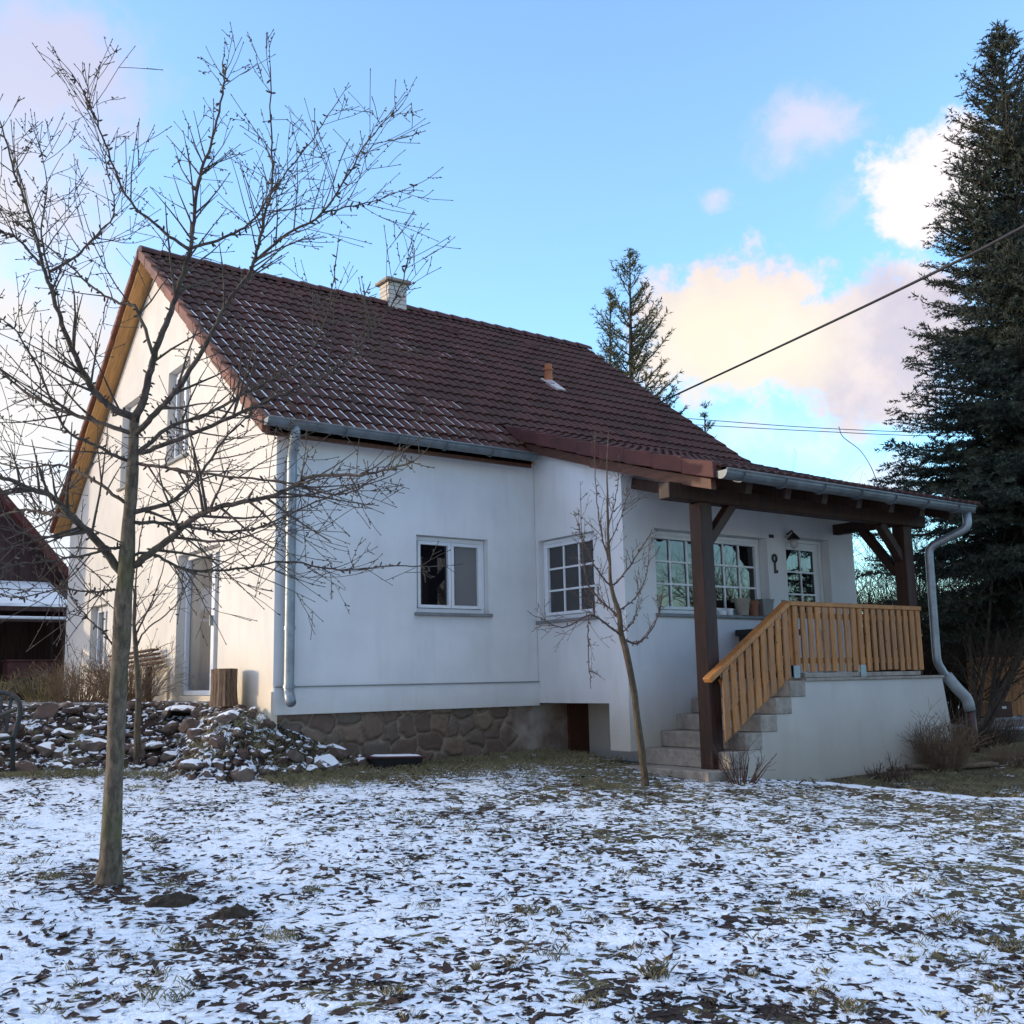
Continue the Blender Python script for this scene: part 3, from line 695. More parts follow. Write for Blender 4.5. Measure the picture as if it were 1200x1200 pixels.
mb = MB(); mb.box(5.88, 5.98, -B_-.008, -B_+.002, .88, .905); mb.build('letter_slot', M['sill'], house)

# thermometer / key-shaped ornament
t = empty('key_ornament', (5.79, -B_-.012, 1.36), 'dark key shaped ornament hung on the porch wall left of the entrance door', 'ornament')
mb = MB(); L = t.location; pts = [L+Vector((math.cos(a)*.035, 0, .05+math.sin(a)*.045)) for a in np.linspace(0, 2*math.pi, 13)]
mb.tube(pts, .014, 6); mb.tube([L+Vector((0, 0, .01)), L+Vector((0, 0, -.13))], .013, 6); mb.box(L.x-.0, L.x+.04, L.y-.01, L.y+.01, L.z-.13, L.z-.095); child_build(mb, 'key_body', M['lamp'], t)
# pots on the sill
def pot(x, z0, r, h, mat, label, sq=False):
    e = empty('flower_pot', (x, -B_-.005, z0), label, 'flower pot', 'pots on the porch window sill'); L = e.location; mb = MB()
    if sq:
        mb.hexa([L+Vector(v) for v in ((-r*.8, -r*.6, 0), (r*.8, -r*.6, 0), (r*.8, r*.6, 0), (-r*.8, r*.6, 0), (-r, -r*.7, h), (r, -r*.7, h), (r, r*.7, h), (-r, r*.7, h))])
        child_build(mb, 'pot_body', mat, e, bevel=.006)
    else:
        mb.tube([L, L+Vector((0, 0, h*.78))], [r*.72, r*.94], 16); child_build(mb, 'pot_body', mat, e, smooth=False)
    mb = MB()
    if sq: mb.box(L.x-r*1.04, L.x+r*1.04, L.y-r*.74, L.y+r*.74, L.z+h+.001, L.z+h+.012)
    else: mb.tube([L+Vector((0, 0, h*.781)), L+Vector((0, 0, h))], [r*1.02, r*1.05], 16)
    child_build(mb, 'pot_rim', mat, e)
pot(5.17, .702, .095, .20, M['pot2'], 'large tan flower pot on the porch window sill, left of the terracotta one')
pot(5.36, .702, .072, .175, M['pot'], 'small terracotta flower pot between the tan pot and the grey planter')
pot(5.56, .702, .10, .19, simple('grey_pot', (.27, .26, .24), .8, .1, 8), 'square grey planter at the right end of the porch sill', True)
e = empty('white_cup', (4.95, -B_-.005, .702), 'small white cups standing left of the tan flower pot on the porch sill', 'cup'); L = e.location
mb = MB(); mb.tube([L, L+Vector((0, 0, .075))], [.035, .045], 12); child_build(mb, 'cup_body', M['white'], e)
e2 = empty('white_cup', (4.83, -B_-.005, .702), 'low white cup at the left end of the row of pots on the porch sill', 'cup'); L = e2.location
mb = MB(); mb.tube([L, L+Vector((0, 0, .05))], [.045, .05], 12); child_build(mb, 'cup_body', M['white'], e2)
e['label'] = 'small white cup standing just left of the tan flower pot on the porch sill'
# dark box/bench under the sill
e = empty('bench', (5.33, -1.80, -.03), 'dark wooden bench behind the handrail under the porch window', 'bench'); L = e.location
mb = MB(); mb.box(4.98, 5.70, -1.98, -1.60, .46, .53); child_build(mb, 'seat', M['black'], e, bevel=.008)
for dx in (5.05, 5.63):
    mb = MB(); mb.box(dx-.03, dx+.03, -1.95, -1.63, Z0+.025, .458); child_build(mb, 'leg', M['black'], e)

# ------------------------------------------------------------------ TREES
def bez(pts, n):
    """Catmull-Rom through points"""
    P = [Vector(p) for p in pts]; P = [P[0]*2-P[1]] + P + [P[-1]*2-P[-2]]; out = []
    for i in range(1, len(P)-2):
        for k in range(n):
            t = k/n; a, b, c, d = P[i-1:i+3]
            out.append(.5*((2*b)+(c-a)*t+(2*a-5*b+4*c-d)*t*t+(3*b-a-3*c+d)*t**3))
    out.append(P[-2]); return out
def rv(): return Vector((random.gauss(0, 1), random.gauss(0, 1), random.gauss(0, 1))).normalized()
def twig(mb, p, d, L, r, lvl, up=.25, bud=1.0, seg=.11):
    n = max(3, int(L/seg)); pts = [p.copy()]; d = d.normalized(); q = p.copy()
    for i in range(n):
        d = (d + rv()*.13 + Vector((0, 0, up*.12))).normalized(); q = q + d*(L/n); pts.append(q.copy())
    rad = [max(.0018, r*(1-.72*i/n)) for i in range(n+1)]
    mb.tube(pts, rad, 4 if r < .012 else 5, cap=False)
    for i in range(1, n+1):                                  # spurs and buds
        for _ in range(2):
            if random.random() < .42*bud:
                a = pts[i-1].lerp(pts[i], random.random()); s = (rv()+d*.5).normalized()
                l = random.uniform(.003, .013); rr = random.uniform(.0030, .0052)
                mb.tube([a, a+s*l, a+s*(l+.006)], [rr*.55, rr, rr*.3], 4, cap=False)
    if bud: mb.tube([pts[-1], pts[-1]+d*.006, pts[-1]+d*.014], [.0022, .0031, .0010], 4, cap=False)
    if lvl > 0:
        k = max(1, int(L/.22*random.uniform(.7, 1.25)))
        for _ in range(k):
            i = random.randint(1, n-1); side = rv(); side = (side-d*side.dot(d)).normalized()
            twig(mb, pts[i], ((pts[i+1]-pts[i]).normalized()*.75+side*.75+Vector((0, 0, .15*up))), L*random.uniform(.35, .7), rad[i]*.62, lvl-1, up, bud*.8, seg)
    return pts
def limb_tree(root, D0, trunk, tr, limbs, barkm, limbm, lvl, dens, Lr, up=.3, bud=1.0, nt=14):
    P = bez([at(u, v, D0+dd) for u, v, dd in trunk], 5); n = len(P); rad = [np.interp(i/(n-1), np.linspace(0, 1, len(tr)), tr) for i in range(n)]
    rad = [r*(1+.05*mnoise.noise(P[i]*3)) for i, r in enumerate(rad)]
    mb = MB(); mb.tube(P, rad, nt)
    # knots and swellings
    o = len(mb.v)
    for i in range(0, o): pass
    vs = []
    for q in mb.v:
        q = Vector(q); vs.append(tuple(q+Vector((mnoise.noise(q*7), mnoise.noise(q*7+Vector((9, 0, 0))), 0))*.008))
    mb.v = vs
    child_build(mb, 'trunk', barkm, root, smooth=True)
    if bud == 1.0:
        for (kt, ang, kr) in ((.52, 2.2, .024), (.40, -1.2, .016), (.66, .6, .018)):
            i = int(kt*(n-1)); a = Vector((math.cos(ang), math.sin(ang), .1)).normalized(); c = P[i]-RX*.0-FX*rad[i]*.55+RX*rad[i]*.55*math.cos(ang)
            kb = MB(); dn = (c-P[i]).normalized(); kb.tube([c-dn*.02, c+dn*.004, c+dn*.012, c+dn*.009], [kr*2.0, kr*1.5, kr*.9, kr*.3], 10); child_build(kb, 'knot', limbm, root, smooth=True)
    for pts, r0, r1, dz in limbs:
        m = len(pts); Q = bez([at(u, v, D0+(p3[2] if len(p3) > 2 else 0)+dz*(i/(m-1))**1.15) for i, p3 in enumerate(pts) for u, v in [p3[:2]]], 6)
        j = min(range(n), key=lambda i: (P[i]-Q[0]).length)
        if (P[j]-Q[0]).length < .16:                       # root the limb inside the trunk, a little below the fork
            Q = [P[max(0, j-1)].lerp(P[j], .3)] + bez([P[j].lerp(Q[0], .45), Q[0], Q[2]], 2)[:2] + Q[1:]
        k = len(Q); rr = [r0+(r1-r0)*(i/(k-1))**.8 for i in range(k)]; mb = MB()
        Q = [q+rv()*.005 if i > 2 else q for i, q in enumerate(Q)]
        mb.tube(Q, rr, 7, cap=True)
        Ltot = sum((b-a).length for a, b in zip(Q, Q[1:])); cnt = int(Ltot*dens)
        for _ in range(cnt):
            t = random.random()**.8; i = min(k-2, max(1, int((.10+.9*t)*(k-1)))); d = (Q[i+1]-Q[i]).normalized(); s = rv(); s = (s-d*s.dot(d)).normalized()
            f = random.uniform(.45, 1.0)
            twig(mb, Q[i], d*.7+s*.75+Vector((0, 0, .2*up)), Lr*f*(1-.62*t), min(rr[i]*.6, .009), lvl, up, bud)
        for i in range(2, k-1):
            for _ in range(2):
                if random.random() < .5*bud:
                    d = (Q[i+1]-Q[i]).normalized(); s = (rv()+d*.2).normalized(); a = Q[i]+s*rr[i]*.7
                    mb.tube([a, a+s*.018, a+s*.03], [.004, .0065, .002], 4, cap=False)
        twig(mb, Q[-1], (Q[-1]-Q[-2]), Lr*.18, r1*.9, lvl-1 if lvl else 0, up, bud)
        child_build(mb, 'limb', limbm, root, smooth=True)
base = gp(128, 1035)
cherry = empty('fruit_tree', base, 'large bare fruit tree with an olive brown trunk in the snowy lawn before the gable', 'tree')
D0 = (base-CAM).dot(FX)
TRK = [(127, 1050, .0), (129, 1015, 0), (133, 920, .02), (139, 800, .05), (143, 735, .06), (148, 660, .08), (152, 600, .1), (156, 540, .1), (158, 487, .1)]
TR_ = [.100, .062, .048, .046, .051, .043, .036, .031, .022]
J = .09
LIMBS = [
 ([(140, 668, J), (108, 628, J), (86, 607, J), (62, 583, J), (30, 570, J), (-10, 555, J)], .036, .016, -.5),
 ([(85, 606, J), (60, 602, J), (25, 598, J), (-20, 612, J)], .018, .008, .4),
 ([(156, 664, J), (195, 634, J), (233, 604, J), (263, 593, J), (320, 581, J), (368, 558, J), (430, 556, J), (484, 541, J)], .033, .007, -.9),
 ([(180, 649, J), (217, 667, J), (277, 667, J), (333, 658, J), (400, 668, J), (455, 663, J), (512, 664, J)], .013, .005, .5),
 ([(160, 612, J), (200, 613, J), (235, 620, J), (285, 622, J), (330, 607, J), (390, 580, J), (455, 560, J)], .016, .006, .9),
 ([(160, 600, J), (200, 588, J), (232, 560, J), (262, 516, J), (300, 480, J)], .022, .007, .5),
 ([(160, 543, J), (200, 549, J), (253, 557, J), (337, 566, J), (400, 580, J), (440, 560, J)], .015, .005, -.6),
 ([(160, 487, J), (170, 460, J), (180, 418, J), (197, 373, J), (213, 327, J), (223, 291, J), (227, 258, J), (234, 206, J), (249, 163, J), (262, 102, J), (261, 72, J)], .034, .006, .3),
 ([(222, 293, J), (186, 267, J), (147, 228, J), (123, 167, J), (104, 120, J), (80, 81, J)], .014, .004, -.35),
 ([(223, 291, J), (269, 276, J), (299, 256, J), (318, 224, J), (360, 172, J), (394, 120, J)], .013, .004, .45),
 ([(162, 505, J), (185, 482, J), (207, 457, J), (240, 407, J), (267, 353, J), (293, 318, J), (302, 290, J), (309, 258, J), (318, 222, J), (318, 167, J), (316, 78, J)], .026, .005, -.4),
 ([(297, 308, J), (329, 280, J), (377, 250, J), (407, 206, J), (433, 163, J), (472, 122, J)], .013, .004, -.2),
 ([(378, 249, J), (410, 242, J), (442, 234, J), (494, 213, J)], .008, .003, .2),
 ([(166, 528, J), (200, 500, J), (240, 487, J), (283, 463, J), (327, 440, J), (365, 413, J), (385, 360, J), (396, 290, J)], .019, .005, .7),
 ([(168, 531, J), (213, 513, J), (283, 483, J), (333, 461, J), (383, 440, J), (428, 400, J), (465, 345, J), (482, 296, J)], .021, .004, -.35),
 ([(152, 488, J), (130, 477, J), (110, 457, J), (93, 427, J), (73, 380, J), (60, 340, J), (50, 310, J), (37, 258, J), (17, 202, J), (0, 140, J)], .032, .006, -.4),
 ([(57, 319, J), (87, 302, J), (110, 278, J), (134, 250, J), (128, 208, J), (115, 160, J)], .012, .004, .5),
 ([(150, 507, J), (100, 490, J), (60, 477, J), (27, 457, J), (0, 433, J), (-40, 400, J)], .02, .007, .5),
 ([(148, 540, J), (112, 522, J), (75, 500, J), (48, 440, J), (20, 390, J), (-5, 370, J)], .015, .005, -.5),
 ([(180, 417, J), (160, 362, J), (140, 355, J), (113, 340, J), (77, 307, J), (40, 277, J), (5, 250, J)], .015, .004, .35),
 ([(147, 590, J), (105, 560, J), (70, 545, J), (20, 548, J), (-30, 530, J)], .016, .006, .7),
 ([(146, 640, J), (120, 645, J), (75, 655, J), (30, 660, J), (-15, 668, J)], .014, .005, -.5),
 ([(142, 690, J), (110, 694, J), (70, 690, J), (20, 700, J), (-20, 690, J)], .010, .004, -.2),
 ([(140, 768, J), (120, 740, J), (95, 715, J), (80, 690, J), (70, 660, J)], .008, .003, -.3),
 ([(60, 330, J), (48, 270, J), (55, 220, J), (45, 160, J)], .010, .003, .4),
 ([(50, 312, J), (20, 280, J), (0, 270, J), (-30, 230, J)], .011, .004, -.4),
]
limb_tree(cherry, D0, TRK, TR_, [(p, a*.74, b*.62, z) for p, a, b, z in LIMBS], M['bark'], M['limb'], 2, 13, .82)

ybase = gp(756, 921)
young = empty('young_fruit_tree', ybase, 'slender leaning young fruit tree with bare twigs in front of the porch corner', 'tree'); D1 = (ybase-CAM).dot(FX)
YT = [(757, 930, 0), (755, 905, 0), (748, 852, 0), (741, 800, 0), (733, 762, 0), (728, 742, 0), (725, 716, 0), (717, 690, 0), (714, 658, 0), (712, 600, 0), (711, 545, 0), (713, 505, 0)]
YL = [([(728, 745), (718, 737), (692, 721), (660, 735), (628, 722)], .014, .004, -.4), ([(690, 721), (689, 745), (690, 779), (692, 795)], .006, .004, .0),
      ([(728, 749), (745, 754), (758, 745), (772, 720), (777, 690)], .013, .004, .35), ([(720, 685), (735, 668), (748, 647), (761, 628)], .010, .004, -.2),
      ([(716, 688), (700, 668), (688, 645), (676, 610)], .010, .004, -.3), ([(725, 716), (745, 700), (757, 675), (762, 640)], .009, .003, .3),
      ([(714, 660), (704, 621), (698, 570), (697, 505)], .009, .003, .15), ([(722, 720), (700, 700), (688, 680), (682, 640), (680, 575)], .009, .003, .3),
      ([(713, 620), (722, 580), (726, 545)], .006, .003, -.2), ([(713, 640), (730, 600), (735, 565)], .006, .003, .2), ([(728, 742), (742, 728), (748, 700)], .008, .003, -.3), ([(726, 728), (712, 712), (680, 700)], .008, .003, .3)]
limb_tree(young, D1, YT, [.042, .036, .033, .031, .030, .028, .023, .018, .014, .010, .006, .004], YL, M['ybark'], M['ytwig'], 2, 11, .46, up=.5, bud=.7, nt=9)
sb = gp(160, 908)
sap = empty('sapling', sb, 'thin multi-branched sapling on the stone heap just right of the old trunk', 'tree'); D2 = (sb-CAM).dot(FX)+.25
ST = [(160, 912, 0), (161, 860, 0), (162, 800, 0), (159, 762, 0), (157, 730, 0), (158, 690, 0)]
SL = [([(158, 762), (170, 740), (205, 710), (222, 680)], .012, .004, -.2), ([(158, 745), (175, 712), (190, 670), (202, 600)], .012, .003, .2), ([(158, 720), (160, 670), (168, 610), (185, 560)], .012, .003, .3),
      ([(157, 735), (140, 720), (118, 700), (95, 690)], .010, .003, .3), ([(158, 700), (150, 650), (155, 600), (150, 560)], .010, .003, -.3), ([(160, 770), (175, 765), (195, 755)], .007, .003, .2), ([(158, 735), (185, 700), (215, 660)], .009, .003, .5)]
limb_tree(sap, D2, ST, [.035, .030, .028, .024, .016, .009], SL, M['ybark'], M['limb'], 1, 5, .4, up=.5, bud=.6, nt=8)

# ---- conifers
def spruce(root, H, prof, seed, mat, dens=1.0, droop=.25, upcurve=.35, gap=.28, needle=.055, gaps=.0, lean=Vector((0, 0, 0)), low=0.0, nl=.34):
    R = np.random.default_rng(seed); rd = random.Random(seed); B = Vector(root.location)
    mb = MB(); TP = [B + lean*(i/12)**1 + Vector((0, 0, H*i/12)) for i in range(13)]
    mb.tube(TP, [max(.012, .018*H*(1-i/12)**.9) for i in range(13)], 9); 
    V = []; FC = []; wood = MB()
    z = H-.02; first = True; PL = []
    while z > low:
        fr = z/H; rad = np.interp(fr, [p[0] for p in prof], [p[1] for p in prof])
        nb = int((6 if rad < .6 else 9)*dens)
        for k in range(max(4, nb)):
            if rd.random() < gaps: continue
            a = rd.uniform(0, 2*math.pi); L = rad*rd.uniform(.72, 1.12)
            zz = z+rd.uniform(-.5, .5)*gap; c = B + lean*(zz/H) + Vector((0, 0, zz))
            dirh = Vector((math.cos(a), math.sin(a), 0)); n = max(4, int(L/.10)); pts = []
            st = .75*fr**2 - .28*(1-fr)
            for i in range(n+1):
                t = i/n; dz = L*(st*t - droop*t*(1-fr*.8)*1.0 + upcurve*t*t*.8)
                pts.append(c + dirh*(L*t) + Vector((0, 0, dz)) + Vector((rd.gauss(0, 1), rd.gauss(0, 1), rd.gauss(0, .6)))*.012*t)
            wood.tube(pts, [.006+.02*(1-i/n)*min(1, L) for i in range(n+1)], 4, cap=False)
            PL.append((pts, .07))
            for i in range(1, n+1):
                t = i/n
                for sd in (-1, 1):
                    if rd.random() < .15: continue
                    sl = nl*(1.05-.55*t)*min(1.2, .35+L*.55)*rd.uniform(.6, 1.2); fw = (pts[i]-pts[i-1]).normalized()
                    sdv = fw.cross(Vector((0, 0, 1))).normalized()*sd
                    e = pts[i] + (fw*.75 + sdv*.8 + Vector((0, 0, rd.uniform(-.25, .12))))*sl
                    PL.append(([pts[i], pts[i].lerp(e, .5)+Vector((0, 0, .02)), e], .05))
                    if sl > .22:
                        for q in (.45, .75):
                            m_ = pts[i].lerp(e, q); PL.append(([m_, m_+(fw*.8+sdv*rd.uniform(-.3, .5)+Vector((0, 0, rd.uniform(-.4, .1))))*sl*.5], .04))
        z -= gap*rd.uniform(.75, 1.2)*(.8 if fr > .85 else 1)
    # leader shoot
    top = TP[-1]; PL.append(([top-Vector((0, 0, .4)), top], .05))
    # needles as small blades around each shoot
    for pts, _ in PL:
        for p, q in zip(pts, pts[1:]):
            p = np.array(p); q = np.array(q); d = q-p; l = np.linalg.norm(d)
            if l < 1e-5: continue
            d = d/l; k = max(2, int(l/.017*min(1.0, dens))); t = R.random(k); c = p+np.outer(t, q-p)
            r = R.normal(size=(k, 3)); r -= np.outer(r@d, d); r /= np.linalg.norm(r, axis=1)[:, None]+1e-9
            nd = r*.8+d*.62; nd[:, 2] += .12; nd /= np.linalg.norm(nd, axis=1)[:, None]; w = np.cross(nd, d); w /= np.linalg.norm(w, axis=1)[:, None]+1e-9
            ln = needle*R.uniform(.7, 1.3, size=(k, 1)); ww = .011
            V.append(np.stack([c-w*ww, c+w*ww, c+nd*ln], 1).reshape(-1, 3))
    V = np.concatenate(V); n = len(V)//3
    Fc = np.arange(n*3).reshape(-1, 3)
    child_build(mb, 'trunk', M['limb'], root, smooth=True)
    child_build(wood, 'branches', M['limb'], root)
    me = bpy.data.meshes.new('crown'); V = V - np.array(B)
    me.vertices.add(n*3); me.vertices.foreach_set('co', V.astype(np.float32).ravel()); me.loops.add(n*3); me.loops.foreach_set('vertex_index', Fc.ravel().astype(np.int32))
    me.polygons.add(n); me.polygons.foreach_set('loop_start', (np.arange(n)*3).astype(np.int32)); me.polygons.foreach_set('loop_total', np.full(n, 3, np.int32)); me.update(); me.validate()
    me.materials.append(mat); o = bpy.data.objects.new('crown', me); col.objects.link(o); o.parent = root
    return n
DS = 15.2
b0 = at(1222, 880, DS); b0.z = -.9; topz = at(1172, 40, DS)
big = empty('spruce_tree', b0, 'tall dark green spruce towering beside the right end of the porch', 'tree', 'spruces around the house')
H = topz.z+.9
n = spruce(big, H, [(0, 1.9), (.12, 2.15), (.3, 2.12), (.36, 1.98), (.5, 1.52), (.65, 1.10), (.8, .78), (.9, .50), (.95, .28), (1, .05)], 4, M['needle'], 1.45, gap=.15, gaps=.12, droop=.42, nl=.42, lean=Vector((topz.x-b0.x, topz.y-b0.y, 0)), low=1.9, needle=.062)
print('needles', n)
b1 = at(742, 780, 22); t1 = at(738, 297, 22); b1.z = -.6
s1 = empty('spruce_tree', b1, 'sparse tall spruce rising behind the right end of the ridge, taller of the two', 'tree', 'spruces around the house')
spruce(s1, t1.z+.6, [(0, 1.7), (.5, 1.2), (.75, .85), (.9, .42), (.97, .2), (1, .05)], 11, M['needle2'], .9, gap=.32, gaps=.25, upcurve=.65, lean=Vector((t1.x-b1.x, t1.y-b1.y, 0)), low=4.6, needle=.085)
b2 = at(714, 780, 23); t2 = at(715, 345, 23); b2.z = -.6
s2 = empty('spruce_tree', b2, 'smaller thin spruce left of the taller one behind the ridge', 'tree', 'spruces around the house')
spruce(s2, t2.z+.6, [(0, 1.2), (.6, .7), (.85, .35), (1, .05)], 12, M['needle2'], .9, gap=.32, gaps=.25, upcurve=.6, lean=Vector((t2.x-b2.x, t2.y-b2.y, 0)), low=4.6, needle=.08)
b3 = at(822, 780, 22); t3 = at(826, 484, 22); b3.z = -.6
s3 = empty('spruce_tree', b3, 'tip of a third spruce just showing over the right roof edge above the porch', 'tree', 'spruces around the house')
spruce(s3, t3.z+.6, [(0, 1.), (.6, .5), (.9, .16), (1, .04)], 13, M['needle2'], .8, gap=.3, gaps=.2, upcurve=.6, lean=Vector((t3.x-b3.x, t3.y-b3.y, 0)), low=3.4, needle=.08)

# ---- shrubs
def shrub(name, loc, r, h, n, mat, label, cat='shrub', group='shrubs in the garden', lvl=1, th=.006, spread=.8, up=.3, sd=1, child='stems'):
    random.seed(sd); e = empty(name, loc, label, cat, group); mb = MB(); B = Vector(loc)
    for _ in range(n):
        a = random.uniform(0, 2*math.pi); q = r*.45*math.sqrt(random.random()); p = B+Vector((math.cos(a)*q, math.sin(a)*q, -.03))
        d = Vector((math.cos(a)*spread*random.random(), math.sin(a)*spread*random.random(), 1)); twig(mb, p, d, h*random.uniform(.55, 1.1), th*random.uniform(.7, 1.2), lvl, up, 0, seg=h/7)
    child_build(mb, child, mat, e); return e
def gpx(x, y): return Vector((x, y, gz(x, y)))
shrub('dry_bush', gpx(-.55, 3.0), .6, .62, 170, M['shrub'], 'brown dry bush on the stone heap just left of the patio door', sd=21, spread=1.0, lvl=2, th=.005)
shrub('dry_bush', gpx(-.75, 4.3), .6, .55, 150, M['shrub'], 'dry brown bush behind the sapling, in the middle of the row below the gable', sd=22, spread=1.0, lvl=2, th=.005)
shrub('dry_bush', gpx(-.8, 5.7), .6, .5, 120, M['grass'], 'straw coloured low bush at the far left corner of the gable', sd=23, spread=1.0, lvl=2, th=.005)
shrub('dry_bush', gpx(-1.7, 5.4), .6, .42, 110, M['grass'], 'thin straw coloured bush in front of the dark shed, behind the garden chair', sd=24, spread=1.0, lvl=2, th=.005)
shrub('bare_bush', gpx(3.44, -2.98), .24, .42, 34, M['shrub_red'], 'small dark reddish bush at the foot of the porch steps', sd=25, spread=1.1, lvl=2, th=.007)
shrub('dry_bush', gpx(6.75, -3.0), .42, .52, 280, M['shrub'], 'fluffy brown perennial bush against the right end of the terrace wall', sd=26, spread=.8, lvl=2, th=.003)
for i, (u, v, lab) in enumerate(((1049, 905, 'dark upright weed stalks at the left end of the log by the terrace wall'), (1027, 908, 'single thin dark weed stalk in front of the terrace wall, left of the log'))):
    shrub('weed', gp(u, v), .08, .24, 7-3*i, M['shrub_red'], lab, 'weed', sd=30+i, spread=.3, lvl=1, th=.006)
shrub('dry_bush', gpx(8.4, -2.6), .8, .34, 200, M['bgshrub'], 'low brown ground shrub on the bed under the tall spruce', sd=33, spread=1.2, lvl=2, th=.006)
shrub('dry_bush', gpx(7.5, -3.5), .5, .24, 150, M['shrub'], 'flat straw brown clump right of the end of the weathered log', sd=34, spread=1.3, lvl=1, th=.005)
shrub('dry_bush', gpx(5.6, -3.1), .4, .16, 110, M['shrub_red'], 'low dark clump along the foot of the terrace wall behind the timber edging', sd=35, spread=1.3, lvl=1, th=.005)
# bare shrubs and trees behind the porch
bgs = [(1035, 800, 17.5, 3.3, 'tall bare bush seen through the open right end of the porch'), (1085, 800, 18.5, 3.0, 'dense bare bush behind the far porch post'),
       (1120, 810, 18, 2.4, 'bare brown bush behind the lower branches of the tall spruce'), (1180, 800, 20.5, 3.2, 'brown bare bush behind the plank fence at the right edge'), (1150, 800, 21.5, 3.0, 'brown bare bush behind the left end of the plank fence'), (1235, 800, 20, 3.3, 'brown bare bush beyond the right end of the plank fence'),]
for i, (u, v, D, h, lab) in enumerate(bgs):
    p = at(u, v, D); p.z = -.85
    shrub('bare_bush', p, 1.6, h*.84, 54, M['bgshrub'], lab, sd=40+i, spread=.75, lvl=2, th=.022, up=.2)
# far wood on the other side of the garden, mirrored in the panes
random.seed(77); mb = MB()
for i in range(11):
    q = Vector((-6+i*5.2+random.uniform(-1.5, 1.5), -34+random.uniform(-4, 4)+i*.9, -1.5))
    for _ in range(4): twig(mb, q+rv()*.3, Vector((random.uniform(-.3, .3), random.uniform(-.3, .3), 1)), random.uniform(3.5, 6.5), .09, 2, .3, 0, seg=.6)
tag(mb.build('distant_wood', M['bgshrub']), 'bare brown wood on the far side of the garden', 'wood', kind='stuff')
# leaning stems at the foot of the spruce
e = empty('bare_bush', gpx(9.6, -1.5), 'dark leaning stems fanning out from the foot of the tall spruce', 'shrub'); mb = MB(); b = Vector(e.location); random.seed(5)
for (u, v, D, r) in ((1215, 715, 14.2, .05), (1170, 735, 14.5, .04), (1165, 650, 14.5, .03), (1225, 690, 14.0, .04), (1130, 700, 14.6, .03), (1190, 690, 14.8, .03)):
    q = at(u, v, D); b_ = at(1143+random.uniform(-14, 16), 868, 14.3); m_ = b_.lerp(q, .5)-Vector((0, 0, .12))
    P = bez([b_, m_, q], 6); mb.tube(P, [r*(1-.5*i/len(P)) for i in range(len(P))], 6)
    for i in range(4, len(P)-1): 
        twig(mb, P[i], (P[i+1]-P[i])+rv()*.15, .8, .010, 1, .3, 0)
child_build(mb, 'stems', M['limb'], e)

# ------------------------------------------------------------------ STONES
random.seed(12)
def stone_mesh(i):
    bm = bmesh.new(); bmesh.ops.create_icosphere(bm, subdivisions=2, radius=1)
    o = Vector((i*7.3, i*3.1, 1)); sx, sy, sz = random.uniform(.8, 1.25), random.uniform(.65, 1.0), random.uniform(.38, .75)
    planes = [(rv(), random.uniform(.55, .85)) for _ in range(9)]
    for v in bm.verts:
        c = v.co.copy()
        for n_, d in planes:
            k = c.dot(n_)
            if k > d: c -= n_*(k-d)
        c *= 1+.16*mnoise.noise(c*1.7+o)
        v.co = Vector((c.x*sx, c.y*sy, c.z*sz))
    me = bpy.data.meshes.new('stone'); bm.to_mesh(me); bm.free(); me.materials.append(M['stone']); return me
SM = [stone_mesh(i) for i in range(16)]
def put_stone(x, y, s, lift, label, group, flat=1.0, rz=None):
    o = bpy.data.objects.new('stone', random.choice(SM)); col.objects.link(o)
    o.location = (x, y, gz(x, y)+lift); o.rotation_euler = (random.gauss(0, .32), random.gauss(0, .32), random.uniform(0, 6.28) if rz is None else rz); o.scale = (s, s, s*flat)
    tag(o, label, 'stone', group); return o
cnt = 0; placed = []
LAB = 'rough brown field stone lying in the snow dusted heap below the gable wall'
tries = 0
while cnt < 285 and tries < 40000:
    tries += 1
    x, y = (random.uniform(-2.9, 1.15), random.uniform(-.45, 4.2)) if random.random() < .55 else (random.uniform(-.9, 1.1), random.uniform(-.45, .5)); t = pile_t(x, y)
    if not (.03 < t < .97) or (x > -.03 and y > -.06): continue
    if x > -.12 and y > .02: continue
    s = random.choice([.045, .055, .07, .085, .11, .14])*random.uniform(.8, 1.15)
    if any((x-a)**2+(y-b)**2 < ((s+c)*.62)**2 for a, b, c in placed): continue
    placed.append((x, y, s)); put_stone(x, y, s, s*.12, LAB, 'field stones in the heap below the gable'); cnt += 1
print('stones', cnt)
for (u, v, s, fl, lab, rz) in ((215, 838, .20, .38, 'long flat slab with a thick strip of snow at the top of the stone heap', -.5), (181, 880, .12, .55, 'square stone with a thick cap of snow right of the sapling stem', .2), (225, 905, .13, .75, 'broad bare tan stone at the bottom front of the heap', 0), (85, 838, .15, .5, 'large snow covered stone at the top left of the heap', .4)):
    p = gp(u, v); o = put_stone(p.x, p.y, s, .05, lab, None, fl, rz); o.rotation_euler = (.02, .03, rz-.6)
